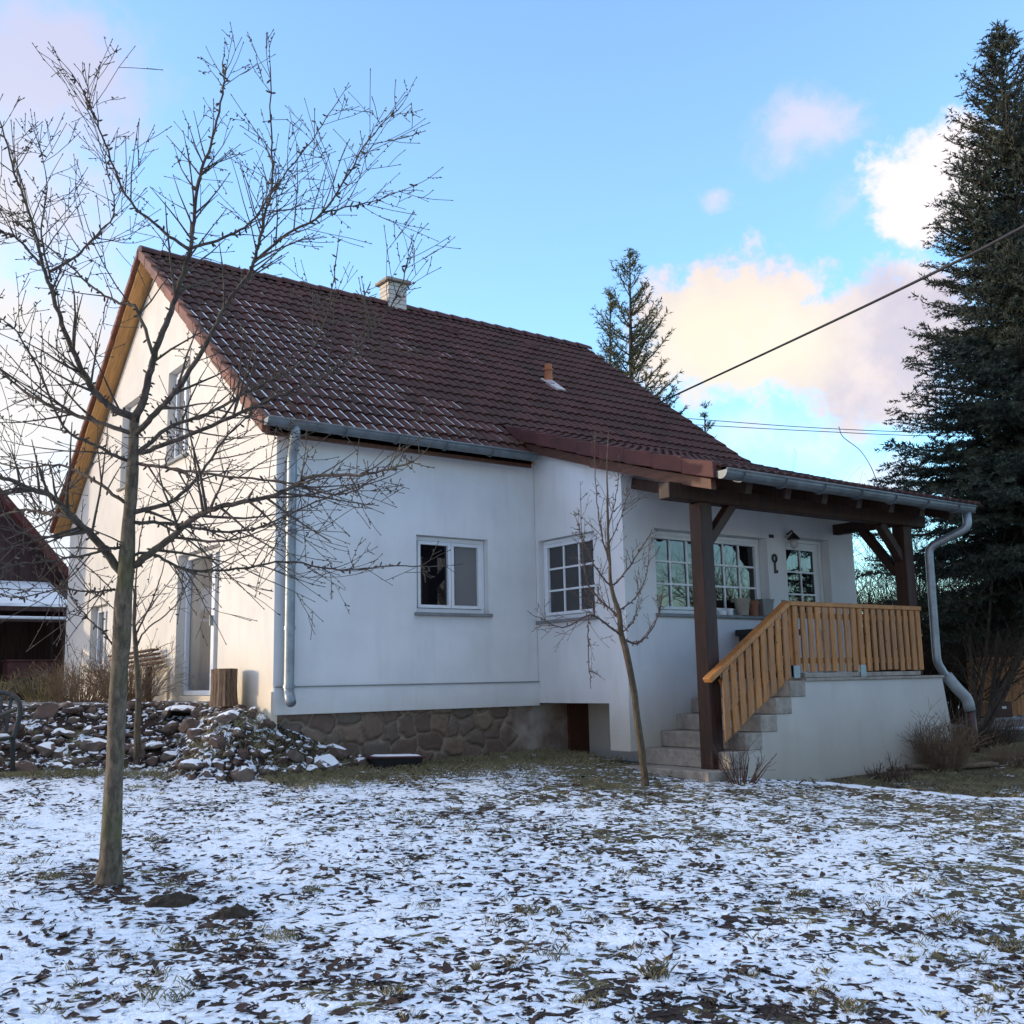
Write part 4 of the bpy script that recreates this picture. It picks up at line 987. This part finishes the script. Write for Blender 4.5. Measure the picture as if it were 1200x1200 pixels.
# stump beside the patio door
e = empty('tree_stump', (-.22, .74, -.20), 'brown tree stump with ribbed bark standing beside the patio door', 'stump'); L = e.location; mb = MB(); n = 40
rings = [(0, 1.12), (.08, 1.03), (.2, .98), (.33, 1.0), (.38, 1.02)]
for z, k in rings:
    for i in range(n):
        a = 2*math.pi*i/n; r = .165*k*(1+.06*math.cos(i*math.pi*.9)+.05*mnoise.noise((i*.9, z*2, 0))); mb.v.append((L.x+math.cos(a)*r*.72, L.y+math.sin(a)*r*1.15, L.z+z))
for j in range(len(rings)-1):
    for i in range(n): i2 = (i+1) % n; mb.f.append((j*n+i, j*n+i2, (j+1)*n+i2, (j+1)*n+i))
mb.f.append(tuple((len(rings)-1)*n+i for i in range(n)))
child_build(mb, 'bark', simple('stump_bark', (.15, .095, .06), .9, .6, 14, stretch=(5, 5, .6), bmp=.8), e)
mb = MB(); mb.v = [(L.x+math.cos(2*math.pi*i/24)*.108, L.y+math.sin(2*math.pi*i/24)*.17, L.z+.384) for i in range(24)]; mb.f = [tuple(range(24))]
child_build(mb, 'cut_face', simple('cut_wood', (.20, .14, .09), .9, .3, 20), e)
# planks against the wall left of the patio door
e = empty('plank_stack', (-.2, 3.5, .25), 'small stack of weathered planks resting on the bushes left of the patio door', 'planks'); L = e.location
for i in range(4):
    mb = MB(); z = .26+.055*i; mb.beam((-.3, 4.3+.1*i, z), (-.12, 3.15+.06*i, z+.05), .10, .022); child_build(mb, 'plank', simple('old_plank%d' % i, (.14, .075, .05), .9, .3, 8), e)
for q in ((-.2, 3.3), (-.28, 4.1)): mb = MB(); mb.beam((q[0], q[1], -.2), (q[0], q[1], .26), .06, .06); child_build(mb, 'support', M['darkwood'], e)
# black trough by the plinth
p = gp(462, 899); e = empty('trough', p, 'black plastic trough with snow on top lying by the stone plinth', 'trough'); L = e.location; a = -.05
Rm = lambda x, y, z: (L.x+x*math.cos(a)-y*math.sin(a), L.y+x*math.sin(a)+y*math.cos(a), L.z+z)
mb = MB(); mb.hexa([Rm(-.25, -.10, -.01), Rm(.25, -.10, -.01), Rm(.22, .10, -.01), Rm(-.22, .10, -.01), Rm(-.30, -.12, .11), Rm(.28, -.12, .085), Rm(.26, .12, .085), Rm(-.26, .12, .11)]); child_build(mb, 'trough_body', M['black'], e, bevel=.01)
mb = MB(); mb.tube([Rm(-.31, -.13, .115), Rm(.29, -.13, .09), Rm(.27, .13, .09), Rm(-.27, .13, .115), Rm(-.31, -.13, .115)], .012, 6); child_build(mb, 'rim', simple('trough_rim', (.09, .03, .028), .5, .2, 9), e)
mb = MB(); mb.hexa([Rm(-.16, -.105, .113), Rm(.27, -.105, .093), Rm(.25, .105, .093), Rm(-.22, .105, .115), Rm(-.12, -.08, .128), Rm(.23, -.08, .115), Rm(.22, .09, .115), Rm(-.18, .09, .13)]); child_build(mb, 'snow_cap', M['snow'], e)
# garden chair at the left edge
def chair():
    b = gp(-26, 912); e = empty('garden_chair', b, 'dark garden chair with a rounded back cut off by the left edge', 'chair'); Bv = Vector(b)
    rt = Vector((RX.x, RX.y, 0)).normalized(); fw = Vector((-rt.y, rt.x, 0)); P = lambda x, y, z: Bv+rt*x+fw*y+Vector((0, 0, z)); m = simple('chair_metal', (.02, .024, .022), .5, .3, 8)
    w = .215
    for sx in (-1, 1):
        for y in (-.2, .2):
            mb = MB(); mb.tube([P(sx*w, y*1.1, -.03), P(sx*w*.97, y, .34)], .022, 8); child_build(mb, 'leg', m, e)
        mb = MB(); mb.tube(bez([P(sx*w, -.22, .36), P(sx*(w+.02), -.22, .52), P(sx*(w+.03), -.05, .58), P(sx*w, .2, .60)], 6), .020, 8); child_build(mb, 'armrest', m, e)
    mb = MB(); mb.tube(bez([P(-w, .2, .34), P(-w-.02, .26, .58), P(-w*.8, .29, .72), P(0, .31, .77), P(w*.8, .29, .72), P(w+.02, .26, .58), P(w, .2, .34)], 6), .024, 8)
    br = child_build(mb, 'backrest', m, e)
    for k in (-.6, -.2, .2, .6):
        mb = MB(); mb.beam(P(k*w, .21, .36), P(k*w, .295, .745-.05*abs(k)), .03, .012); child_build(mb, 'back_slat', m, e)
    mb = MB(); mb.hexa([P(-w, -.22, .33), P(w, -.22, .33), P(w, .2, .33), P(-w, .2, .33), P(-w, -.22, .36), P(w, -.22, .36), P(w, .2, .36), P(-w, .2, .36)]); child_build(mb, 'seat', m, e, bevel=.008)
    mb = MB(); mb.hexa([P(-w*.95, -.21, .362), P(w*.95, -.21, .362), P(w*.95, .19, .362), P(-w*.95, .19, .362), P(-w*.85, -.18, .39), P(w*.85, -.18, .39), P(w*.85, .15, .39), P(-w*.85, .15, .39)]); child_build(mb, 'snow_cap', M['snow'], e, bevel=.01)
chair()
# mole hills
def hill(u, v, r, h, lab, sd):
    p = gp(u, v); e = empty('molehill', p, lab, 'molehill', 'earth mounds in the lawn'); mb = MB(); n = 22; m_ = 9
    for j in range(m_+1):
        q = j/m_
        for i in range(n):
            a = 2*math.pi*i/n; rr = r*q; x, y = p.x+math.cos(a)*rr*1.25, p.y+math.sin(a)*rr*.9
            z = gz(x, y)+h*.6*(1-q**3)-.006+.04*mnoise.noise((x*14, y*14, sd))*(1-q*.6)+.015*mnoise.noise((x*40, y*40, sd)); mb.v.append((x, y, z))
    for j in range(m_):
        for i in range(n): i2 = (i+1) % n; mb.f.append((j*n+i, j*n+i2, (j+1)*n+i2, (j+1)*n+i))
    child_build(mb, 'earth', simple('molehill_earth%d' % sd, (.036, .026, .017), .95, .5, 30, bmp=.7), e)
hill(201, 1058, .12, .065, 'dark mossy earth mound in the snow right of the old trunk, nearer to it', 1)
hill(272, 1072, .11, .055, 'dark brown earth mound in the snow, right of the mossy one', 2)
# timber edging in the bed
for (u0, v0, u1, v1, D0_, D1_, r, lab) in ((1062, 902, 1170, 899, 10.6, 10.9, .032, 'weathered round log lying across the bed right of the terrace wall'), (955, 907, 1058, 903, 10.5, 10.6, .022, 'dark flat timber edging along the foot of the terrace wall')):
    a = gp(u0, v0); b = gp(u1, v1); a.z += r*.8; b.z += r*.8; e = empty('log', a, lab, 'log', 'timbers edging the bed'); mb = MB(); P = [a.lerp(b, i/8)+Vector((0, 0, .006*math.sin(i*2))) for i in range(9)]; mb.tube(P, [r*(1+.08*math.sin(i*3)) for i in range(9)], 9)
    child_build(mb, 'log_body', simple('old_log%d' % u0, (.17, .12, .085), .9, .4, 10, stretch=(.6, 3, 3), bmp=.5), e, smooth=True)
p = gp(905, 907); e = empty('paving_stone', p, 'flat grey stone at the left foot of the terrace wall by the steps', 'stone'); mb = MB(); mb.box(p.x-.16, p.x+.12, p.y-.06, p.y+.10, p.z-.05, p.z+.045); child_build(mb, 'slab', M['concrete'], e, bevel=.02)

# ------------------------------------------------------------------ BARN behind on the left
e = empty('barn', (-1.5, 12, gz(-1.5, 12)), 'dark brown barn with a snowy lean-to roof at the left edge behind the gable', 'barn')
mb = MB(); mb.add([(.95, 12.5, .0-.8), (-7, 12.5, -.8), (-7, 12.5, 6), (-2.4, 12.5, 6.0), (.95, 12.5, 2.2)], [(0, 1, 2, 3, 4)]); mb.quad((.95, 12.5, -.8), (.95, 18, -.8), (.95, 18, 2.2), (.95, 12.5, 2.2)); child_build(mb, 'wall', M['barnwood'], e)
mb = MB(); mb.hexa([(-2.45, 12.2, 6.06), (1.12, 12.2, 1.98), (1.12, 18, 1.98), (-2.45, 18, 6.06), (-2.4, 12.2, 6.2), (1.2, 12.2, 2.08), (1.2, 18, 2.08), (-2.4, 18, 6.2)]); child_build(mb, 'roof', M['barnroof'], e)
mb = MB(); mb.hexa([(-7, 10.6, 1.42), (.62, 10.6, 1.42), (.95, 12.48, 2.02), (-7, 12.48, 2.02), (-7, 10.6, 1.50), (.62, 10.6, 1.50), (.95, 12.48, 2.10), (-7, 12.48, 2.10)]); lt = child_build(mb, 'lean_to_roof', M['barnwood'], e)
mb = MB(); xs = np.linspace(-7, .62, 50); 
for i, x in enumerate(xs): mb.v += [(x, 10.60+.05*mnoise.noise((x*3, 0, 0)), 1.505), (x, 10.62, 1.56), (x, 12.46, 2.13), (x, 12.47, 2.10)]
for i in range(len(xs)-1):
    for k in range(3): mb.f.append((i*4+k, i*4+k+1, i*4+4+k+1, i*4+4+k))
child_build(mb, 'snow_cover', M['snow'], e)
mb = MB(); mb.box(-7, .60, 10.42, 10.58, 1.22, 1.26); child_build(mb, 'shelf', M['barnwood'], e); mb = MB(); mb.box(-7, .60, 10.41, 10.58, 1.263, 1.315); child_build(mb, 'snow_strip', M['snow'], e, bevel=.012)
for x in (.55, -2.2): mb = MB(); mb.box(x-.06, x+.06, 10.62, 10.74, -.8, 1.42); child_build(mb, 'post', M['barnwood'], e)
mb = MB(); mb.quad((.75, 10.75, -.8), (.75, 12.48, -.8), (.75, 12.48, 1.9), (.75, 10.75, 1.5)); child_build(mb, 'side_wall', M['barnwood'], e)
e = empty('chest', (.1, 11.2, -.6), 'dull red wooden chest standing inside the dark lean-to shed', 'chest'); mr = simple('red_boards', (.12, .045, .04), .8, .25, 6)
mb = MB(); mb.box(-.35, .5, 10.95, 11.4, .22, .52); child_build(mb, 'chest_body', mr, e, bevel=.01); mb = MB(); mb.box(-.38, .53, 10.92, 11.43, .522, .56); child_build(mb, 'lid', mr, e, bevel=.008)
for x in (-.28, .43): mb = MB(); mb.box(x-.04, x+.04, 11.0, 11.35, -.65, .22); child_build(mb, 'leg', mr, e)

# ------------------------------------------------------------------ fence and low wall on the right
a = at(1138, 845, 17); b = at(1290, 838, 17.6); a.z = -.82; b.z = -.82
e = empty('plank_fence', a, 'orange brown vertical plank fence on a low wall at the right edge', 'fence'); n = 34; d = (b-a); mf = simple('fence_planks', (.42, .20, .085), .8, .35, 5, stretch=(6, 6, .5))
for i in range(n):
    p = a+d*((i+.5)/n); mb = MB(); w = d.length/n*.46; u = d.normalized()
    nn = Vector((-u.y, u.x, 0))*.012; zt = random.uniform(1.03, 1.06)
    mb.hexa([p-u*w-nn+Vector((0, 0, .1)), p+u*w-nn+Vector((0, 0, .1)), p+u*w+nn+Vector((0, 0, .1)), p-u*w+nn+Vector((0, 0, .1)), p-u*w-nn+Vector((0, 0, zt)), p+u*w-nn+Vector((0, 0, zt)), p+u*w+nn+Vector((0, 0, zt)), p-u*w+nn+Vector((0, 0, zt))]); child_build(mb, 'plank', mf, e)
mb = MB(); mb.beam(a+Vector((0, 0, .3))+Vector((-d.y, d.x, 0)).normalized()*.05, b+Vector((0, 0, .3))+Vector((-d.y, d.x, 0)).normalized()*.05, .04, .07); mb.beam(a+Vector((0, 0, .85))+Vector((-d.y, d.x, 0)).normalized()*.05, b+Vector((0, 0, .85))+Vector((-d.y, d.x, 0)).normalized()*.05, .04, .07); child_build(mb, 'rail', mf, e)
e = empty('meter_box', at(1175, 832, 16.8), 'brown box with a white tag mounted on the plank fence', 'box'); c = Vector(e.location); mb = MB()
nv = Vector((-d.y, d.x, 0)).normalized(); u = d.normalized(); q = lambda x, y, z: c+u*x-nv*y+Vector((0, 0, z)); mb.hexa([q(-.16, -.1, -.13), q(.14, -.1, -.13), q(.14, .05, -.13), q(-.16, .05, -.13), q(-.16, -.1, .13), q(.14, -.1, .13), q(.14, .05, .13), q(-.16, .05, .13)]); child_build(mb, 'box_body', simple('brown_box', (.10, .045, .03), .7, .2, 8), e)
mb = MB(); mb.hexa([q(-.05, .051, .02), q(.03, .051, .02), q(.03, .056, .02), q(-.05, .056, .02), q(-.05, .051, .06), q(.03, .051, .06), q(.03, .056, .06), q(-.05, .056, .06)]); child_build(mb, 'tag', M['white'], e)
a2 = at(1150, 852, 16.3); b2_ = at(1300, 846, 16.6); a2.z = b2_.z = -.95; e = empty('low_wall', a2, 'low pale garden wall in front of the plank fence', 'wall'); mb = MB(); mb.beam(a2+Vector((0, 0, .07)), b2_+Vector((0, 0, .07)), .3, .26); child_build(mb, 'wall_body', simple('pale_stone', (.34, .27, .24), .9, .25, 6), e, bevel=.01)
mb = MB(); mb.beam(a2+Vector((0, 0, .215)), b2_+Vector((0, 0, .215)), .36, .03); child_build(mb, 'coping', simple('coping', (.36, .33, .31), .9, .2, 6), e)
mb = MB(); nv2 = Vector((-(b2_-a2).y, (b2_-a2).x, 0)).normalized(); o_ = -nv2*.55; q0 = a2+(b2_-a2)*.1
mb.beam(q0+o_+Vector((0, 0, .06)), b2_+o_+Vector((0, 0, .06)), .35, .10); tag(mb.build('snow_bank', M['snow'], bevel=.03), 'flat strip of snow lying before the low pale wall', 'snow')

# ------------------------------------------------------------------ cables
def cable(pts, r, name, lab):
    P = bez(pts, 10); e = empty(name, P[0], lab, 'cable', 'thin overhead wires' if name == 'overhead_wire' else None); mb = MB(); mb.tube(P, r, 6); child_build(mb, 'strand', M['cable'], e, smooth=True)
A0, A1 = at(770, 473, 17), at(1330, 195, 7.5); mid = A0.lerp(A1, .5)
cable([A0, at(950, 389, 12.1), at(1110, 312, 9.6), at(1210, 260, 8.5), A1], .0135, 'power_cable', 'thick black power cable rising from the roof to the upper right')
cable([at(800, 490, 34), at(950, 501, 33), at(1100, 507, 32), at(1300, 508, 30)], .012, 'overhead_wire', 'upper of the two thin overhead wires crossing to the tall spruce')
cable([at(800, 497, 34), at(950, 505, 33), at(1100, 511, 32), at(1300, 510, 30)], .012, 'overhead_wire', 'lower of the two thin overhead wires crossing to the tall spruce')
cable([at(983, 500, 16), at(988, 512, 15.6), at(1008, 528, 15.2), at(1022, 550, 14.8), at(1030, 574, 14.4)], .006, 'drop_wire', 'thin drooping wire hanging down behind the porch roof')

# ------------------------------------------------------------------ leaves and grass (uncountable)
random.seed(3); R = np.random.default_rng(5)
def ground_n(x, y):
    e = .05; return Vector((-(gz(x+e, y)-gz(x-e, y))/(2*e), -(gz(x, y+e)-gz(x, y-e))/(2*e), 1)).normalized()
mb = MB(); cnt = 0; tries = 0
right2 = Vector((RX.x, RX.y, 0)).normalized(); fwd2 = Vector((FX.x, FX.y, 0)).normalized()
while cnt < 6500 and tries < 90000:
    tries += 1
    D = 3.4+8.5*random.random()**1.35; s = random.uniform(-.62, .62)*D
    x = CAM.x+fwd2.x*D+right2.x*s; y = CAM.y+fwd2.y*D+right2.y*s
    if y > -.1 and x > -2.4+.0: 
        if y > .9: continue
    if x > 3.3 and y > -2.6: continue
    cl = mnoise.noise((x*1.1, y*1.1, 4))+.6*mnoise.noise((x*3.5, y*3.5, 8))
    if random.random() > .42+.75*cl: continue
    if x > .8 and random.random() < .45: continue
    z = gz(x, y)+random.uniform(.001, .008); L_ = random.uniform(.012, .036); w = L_*random.uniform(.28, .6); a = random.uniform(0, 6.28); ti = random.gauss(0, .35); tj = random.gauss(0, .3); cu = random.uniform(.0, .35)*L_*random.choice((-.3, 1, 1))
    d = Vector((math.cos(a), math.sin(a), ti*.5)); sd_ = Vector((-math.sin(a), math.cos(a), tj)); c = Vector((x, y, z)); up_ = Vector((0, 0, 1))
    mb.add([c-d*L_, c-d*L_*.35+sd_*w+up_*cu, c+d*L_*.45+sd_*w*.8+up_*cu*.8, c+d*L_*1.05+up_*.006, c+d*L_*.4-sd_*w*.8+up_*cu*.7, c-d*L_*.4-sd_*w+up_*cu*1.1, c+up_*.001], [(0, 6, 1), (1, 6, 2), (2, 6, 3), (3, 6, 4), (4, 6, 5), (5, 6, 0)]); cnt += 1
print('leaves', cnt)
tag(mb.build('fallen_leaves', M['leaf']), 'dark brown fallen leaves poking through the thin snow on the lawn', 'leaves', kind='stuff')
V = []; FC = []
def blade(x, y, h, lean):
    z = gz(x, y)-.005; a = random.uniform(0, 6.28); b_ = random.uniform(0, 6.28); w = random.uniform(.0012, .0024); o = len(V)
    V.extend([(x-math.cos(a)*w, y-math.sin(a)*w, z), (x+math.cos(a)*w, y+math.sin(a)*w, z), (x+math.cos(b_)*lean*.45+math.cos(a)*w*.7, y+math.sin(b_)*lean*.45+math.sin(a)*w*.7, z+h*.7), (x+math.cos(b_)*lean, y+math.sin(b_)*lean, z+h)]); FC.append((o, o+1, o+2)); FC.append((o, o+2, o+3))
def tuft(x, y, r, n, h):
    for _ in range(n): a = random.uniform(0, 6.28); q = r*math.sqrt(random.random()); hh = h*random.uniform(.5, 1.2); blade(x+math.cos(a)*q, y+math.sin(a)*q, hh, hh*random.uniform(.2, 1.3))
# strip along the house
for _ in range(1500):
    x = random.uniform(-.3, 3.5); y = random.uniform(-1.3, -.05) if random.random() < .75 else random.uniform(-2.9, -1.2)
    if y < -1.3 and x < 1.4: continue
    if random.random() > sstep(-1.4, -.4, y)+.25: continue
    tuft(x, y, .06, 7, .055)
for _ in range(500):
    x = random.uniform(-2.6, 0); tuft(x, .01-.42*x+random.gauss(-.12, .12), .05, 7, .05)
for _ in range(1100):
    x = random.uniform(3.6, 9); y = random.uniform(-7.5, -2.9)
    if bed(x, y) < .4: continue
    tuft(x, y, .07, 7, .06)
for _ in range(1300):
    D = 3.4+7*random.random(); s = random.uniform(-.6, .6)*D; x = CAM.x+fwd2.x*D+right2.x*s; y = CAM.y+fwd2.y*D+right2.y*s
    if y > -.2 or (x > 3.3 and y > -2.7): continue
    if random.random() > .35+.9*mnoise.noise((x*1.3, y*1.3, 14))+.12*sstep(-1, 3, x): continue
    tuft(x, y, random.uniform(.02, .09), random.randint(6, 30), random.uniform(.016, .042))
for (u, v, r, n_, h) in ((770, 1145, .06, 90, .08), (460, 1165, .05, 60, .06), (690, 1175, .07, 60, .05), (1000, 1185, .06, 60, .06), (330, 1100, .08, 70, .06), (365, 1045, .05, 50, .05), (940, 1050, .06, 50, .06), (1110, 1080, .08, 70, .06), (1180, 1110, .08, 90, .07), (60, 1030, .09, 80, .06), (180, 985, .06, 60, .05), (620, 1070, .06, 60, .06)):
    p = gp(u, v); tuft(p.x, p.y, r, int(n_*1.5), h*.62)
mb = MB(); mb.v = V; mb.f = FC
tag(mb.build('dry_grass', M['grass']), 'straw and olive grass blades standing in the thin snow', 'grass', kind='stuff')

# ------------------------------------------------------------------ to metres
for me in bpy.data.meshes: me.transform(Matrix.Scale(SC, 4))
for o in bpy.data.objects: o.location = Vector(o.location)*SC

# ------------------------------------------------------------------ camera
cd = bpy.data.cameras.new('camera'); cam = bpy.data.objects.new('camera', cd); col.objects.link(cam)
cd.sensor_width = 36; cd.sensor_fit = 'HORIZONTAL'; cd.lens = 36*F/1200; cd.clip_end = 3000; cd.clip_start = .05
m = Matrix((RX, UX, -FX)).transposed().to_4x4(); m.translation = CAM*SC; cam.matrix_world = m
sc.camera = cam

# ------------------------------------------------------------------ light and sky
SAZ = math.atan2(-.80, .60); SEL = math.radians(8)        # azimuth measured from +Y towards +X
sdir = Vector((math.sin(SAZ)*math.cos(SEL), math.cos(SAZ)*math.cos(SEL), math.sin(SEL)))
ld = bpy.data.lights.new('sun', 'SUN'); ld.energy = 2.25; ld.angle = math.radians(.5); ld.color = (1, .83, .60)
lo = bpy.data.objects.new('sun', ld); col.objects.link(lo); lo.rotation_euler = (-sdir).to_track_quat('-Z', 'Y').to_euler()
w = bpy.data.worlds.new('World'); w.cycles.sampling_method = 'MANUAL'; w.cycles.sample_map_resolution = 256; sc.world = w; w.use_nodes = True; nt = w.node_tree; bg = nt.nodes['Background']
sky = N(nt, 'ShaderNodeTexSky', sky_type='NISHITA'); sky.sun_disc = False; sky.sun_elevation = SEL; sky.sun_rotation = SAZ
sky.altitude = 350; sky.air_density = 1.0; sky.dust_density = .6; sky.ozone_density = 1.5
SKYGAIN = (7.6, 6.7, 6.5)
base = mixc(nt, 1.0, sky.outputs[0], SKYGAIN, 'MULTIPLY')
tc = N(nt, 'ShaderNodeTexCoord').outputs['Generated']
nrmv = N(nt, 'ShaderNodeVectorMath', operation='NORMALIZE'); nt.links.new(tc, nrmv.inputs[0]); dv = nrmv.outputs[0]
warp = N(nt, 'ShaderNodeTexNoise'); warp.inputs['Scale'].default_value = 8; warp.inputs['Roughness'].default_value = .62; warp.inputs['Detail'].default_value = 5; nt.links.new(dv, warp.inputs['Vector'])
ws = N(nt, 'ShaderNodeVectorMath', operation='SUBTRACT'); nt.links.new(warp.outputs[1], ws.inputs[0]); ws.inputs[1].default_value = (.5, .5, .5)
wm = N(nt, 'ShaderNodeVectorMath', operation='MULTIPLY_ADD'); nt.links.new(ws.outputs[0], wm.inputs[0]); wm.inputs[1].default_value = (.10, .10, .10); nt.links.new(dv, wm.inputs[2]); dw = wm.outputs[0]
def dotn(a, v):
    n = N(nt, 'ShaderNodeVectorMath', operation='DOT_PRODUCT'); nt.links.new(a, n.inputs[0]); n.inputs[1].default_value = tuple(v); return n.outputs['Value']
def blob(c, rx, ry, src):
    c = c.normalized(); e1 = c.cross(Vector((0, 0, 1))).normalized(); e2 = e1.cross(c)
    a = mth(nt, 'POWER', mth(nt, 'ABSOLUTE', mth(nt, 'DIVIDE', dotn(src, e1), rx)), 2); b = mth(nt, 'POWER', mth(nt, 'ABSOLUTE', mth(nt, 'DIVIDE', dotn(src, e2), ry)), 2)
    r = mth(nt, 'SQRT', mth(nt, 'ADD', a, b)); v = mth(nt, 'SUBTRACT', 1, r)
    return mth(nt, 'MULTIPLY', mth(nt, 'MAXIMUM', v, 0), mth(nt, 'GREATER_THAN', dotn(dv, c), 0))
sepz = N(nt, 'ShaderNodeSeparateXYZ'); nt.links.new(dv, sepz.inputs[0])
lowz = mth(nt, 'SUBTRACT', 1, smooth(nt, sepz.outputs[2], .10, .62))
away = smooth(nt, dotn(dv, sdir), -.55, .55)
tint = mixc(nt, lowz, (.68, .86, 1.04), mixc(nt, away, (.47, .79, 1.0), (.62, .80, 1.0)))
base = mixc(nt, 1.0, base, tint, 'MULTIPLY')
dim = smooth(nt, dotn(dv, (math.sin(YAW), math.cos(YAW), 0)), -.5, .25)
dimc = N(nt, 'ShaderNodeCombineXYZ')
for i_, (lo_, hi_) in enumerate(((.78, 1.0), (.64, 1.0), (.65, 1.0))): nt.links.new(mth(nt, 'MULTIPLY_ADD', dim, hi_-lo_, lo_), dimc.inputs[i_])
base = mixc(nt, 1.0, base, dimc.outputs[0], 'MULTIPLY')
# added brightness in the unseen sky overhead, to lighten the snow
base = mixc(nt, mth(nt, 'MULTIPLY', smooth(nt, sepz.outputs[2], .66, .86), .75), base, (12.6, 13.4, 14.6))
fb = ntex(nt, dv, 15, 6, .66); fb2 = ntex(nt, dv, 9, 5, .6)
fb3 = ntex(nt, dw, 42, 4, .6)
def cloudset(blobs, k0, k1, amp):
    acc = None
    for (u, v, rx, ry, wgt) in blobs:
        b = mth(nt, 'MULTIPLY', blob(ray(u, v), rx/F, ry/F, dw), wgt); acc = b if acc is None else mth(nt, 'MAXIMUM', acc, b)
    d = mth(nt, 'ADD', acc, mth(nt, 'MULTIPLY', mth(nt, 'SUBTRACT', fb, .5), amp)); d = mth(nt, 'ADD', d, mth(nt, 'MULTIPLY', mth(nt, 'SUBTRACT', fb3, .5), amp*.45))
    d = mth(nt, 'MULTIPLY', smooth(nt, d, k0, k1), smooth(nt, acc, .0, .12)); return d, acc
d1, a1 = cloudset([(868, 385, 150, 120, 1.1), (985, 415, 190, 105, 1.0), (1075, 365, 140, 85, .7), (1085, 215, 85, 90, 1.05), (1040, 470, 150, 60, .6)], .16, .46, .95)
d2, a2 = cloudset([(945, 160, 85, 55, .6), (855, 232, 45, 25, .5), (1025, 565, 70, 55, .8), (880, 515, 110, 60, .55), (940, 520, 130, 40, .5), (1000, 240, 60, 40, .3)], .10, .60, .65)
d3, a3 = cloudset([(-20, 470, 330, 260, .9), (40, 80, 170, 120, .85), (140, 130, 130, 60, .4), (0, 230, 230, 170, .55), (60, 600, 260, 130, .9), (180, 180, 130, 60, .2)], .05, .65, .70)
# behind the viewer, seen only in the panes
def D_(x, y, z): return Vector((x, y, z))
acc = None
for c, rx, ry in ((D_(.45, -.85, .12), .35, .10), (D_(.1, -1, .2), .22, .09), (D_(-.5, -.8, .25), .3, .12), (D_(.8, -.5, .2), .2, .1), (D_(-1, .1, .1), .6, .12)):
    b = blob(c, rx, ry, dw); acc = b if acc is None else mth(nt, 'MAXIMUM', acc, b)
d4 = mth(nt, 'MULTIPLY', smooth(nt, mth(nt, 'ADD', acc, mth(nt, 'MULTIPLY', mth(nt, 'SUBTRACT', fb, .5), .8)), .15, .5), smooth(nt, acc, 0, .12))
CW = (11.5, 9.9, 7.3); CP = (10.2, 8.2, 7.4); CG = (7.6, 6.6, 7.2)
yl = blob(ray(872, 400), 190/F, 130/F, dw)
c1 = mixc(nt, smooth(nt, yl, .12, .75), mixc(nt, smooth(nt, fb2, .4, .62), CG, CP), CW)
c1 = mixc(nt, mth(nt, 'MULTIPLY', smooth(nt, fb, .42, .66), .35), c1, (11.5, 10.0, 9.2))
c1 = mixc(nt, smooth(nt, blob(ray(1085, 205), 130/F, 130/F, dw), 0, .5), c1, (11.4, 10.3, 10.0))
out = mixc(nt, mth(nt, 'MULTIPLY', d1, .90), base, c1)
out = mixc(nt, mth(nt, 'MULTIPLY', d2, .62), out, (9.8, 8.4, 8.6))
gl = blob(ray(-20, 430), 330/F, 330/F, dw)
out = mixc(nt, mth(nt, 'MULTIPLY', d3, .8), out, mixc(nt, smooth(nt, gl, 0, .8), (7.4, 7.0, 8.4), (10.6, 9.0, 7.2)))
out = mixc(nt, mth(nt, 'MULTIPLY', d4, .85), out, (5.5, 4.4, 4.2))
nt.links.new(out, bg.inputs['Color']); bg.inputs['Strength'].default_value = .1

sc.view_settings.view_transform = 'Standard'; sc.view_settings.look = 'None'; sc.view_settings.exposure = 0
try: sc.cycles.max_bounces = 3; sc.cycles.diffuse_bounces = 2; sc.cycles.glossy_bounces = 2; sc.cycles.transmission_bounces = 1; sc.cycles.transparent_max_bounces = 2; sc.cycles.caustics_reflective = False; sc.cycles.caustics_refractive = False; sc.cycles.use_denoising = True
except Exception: pass
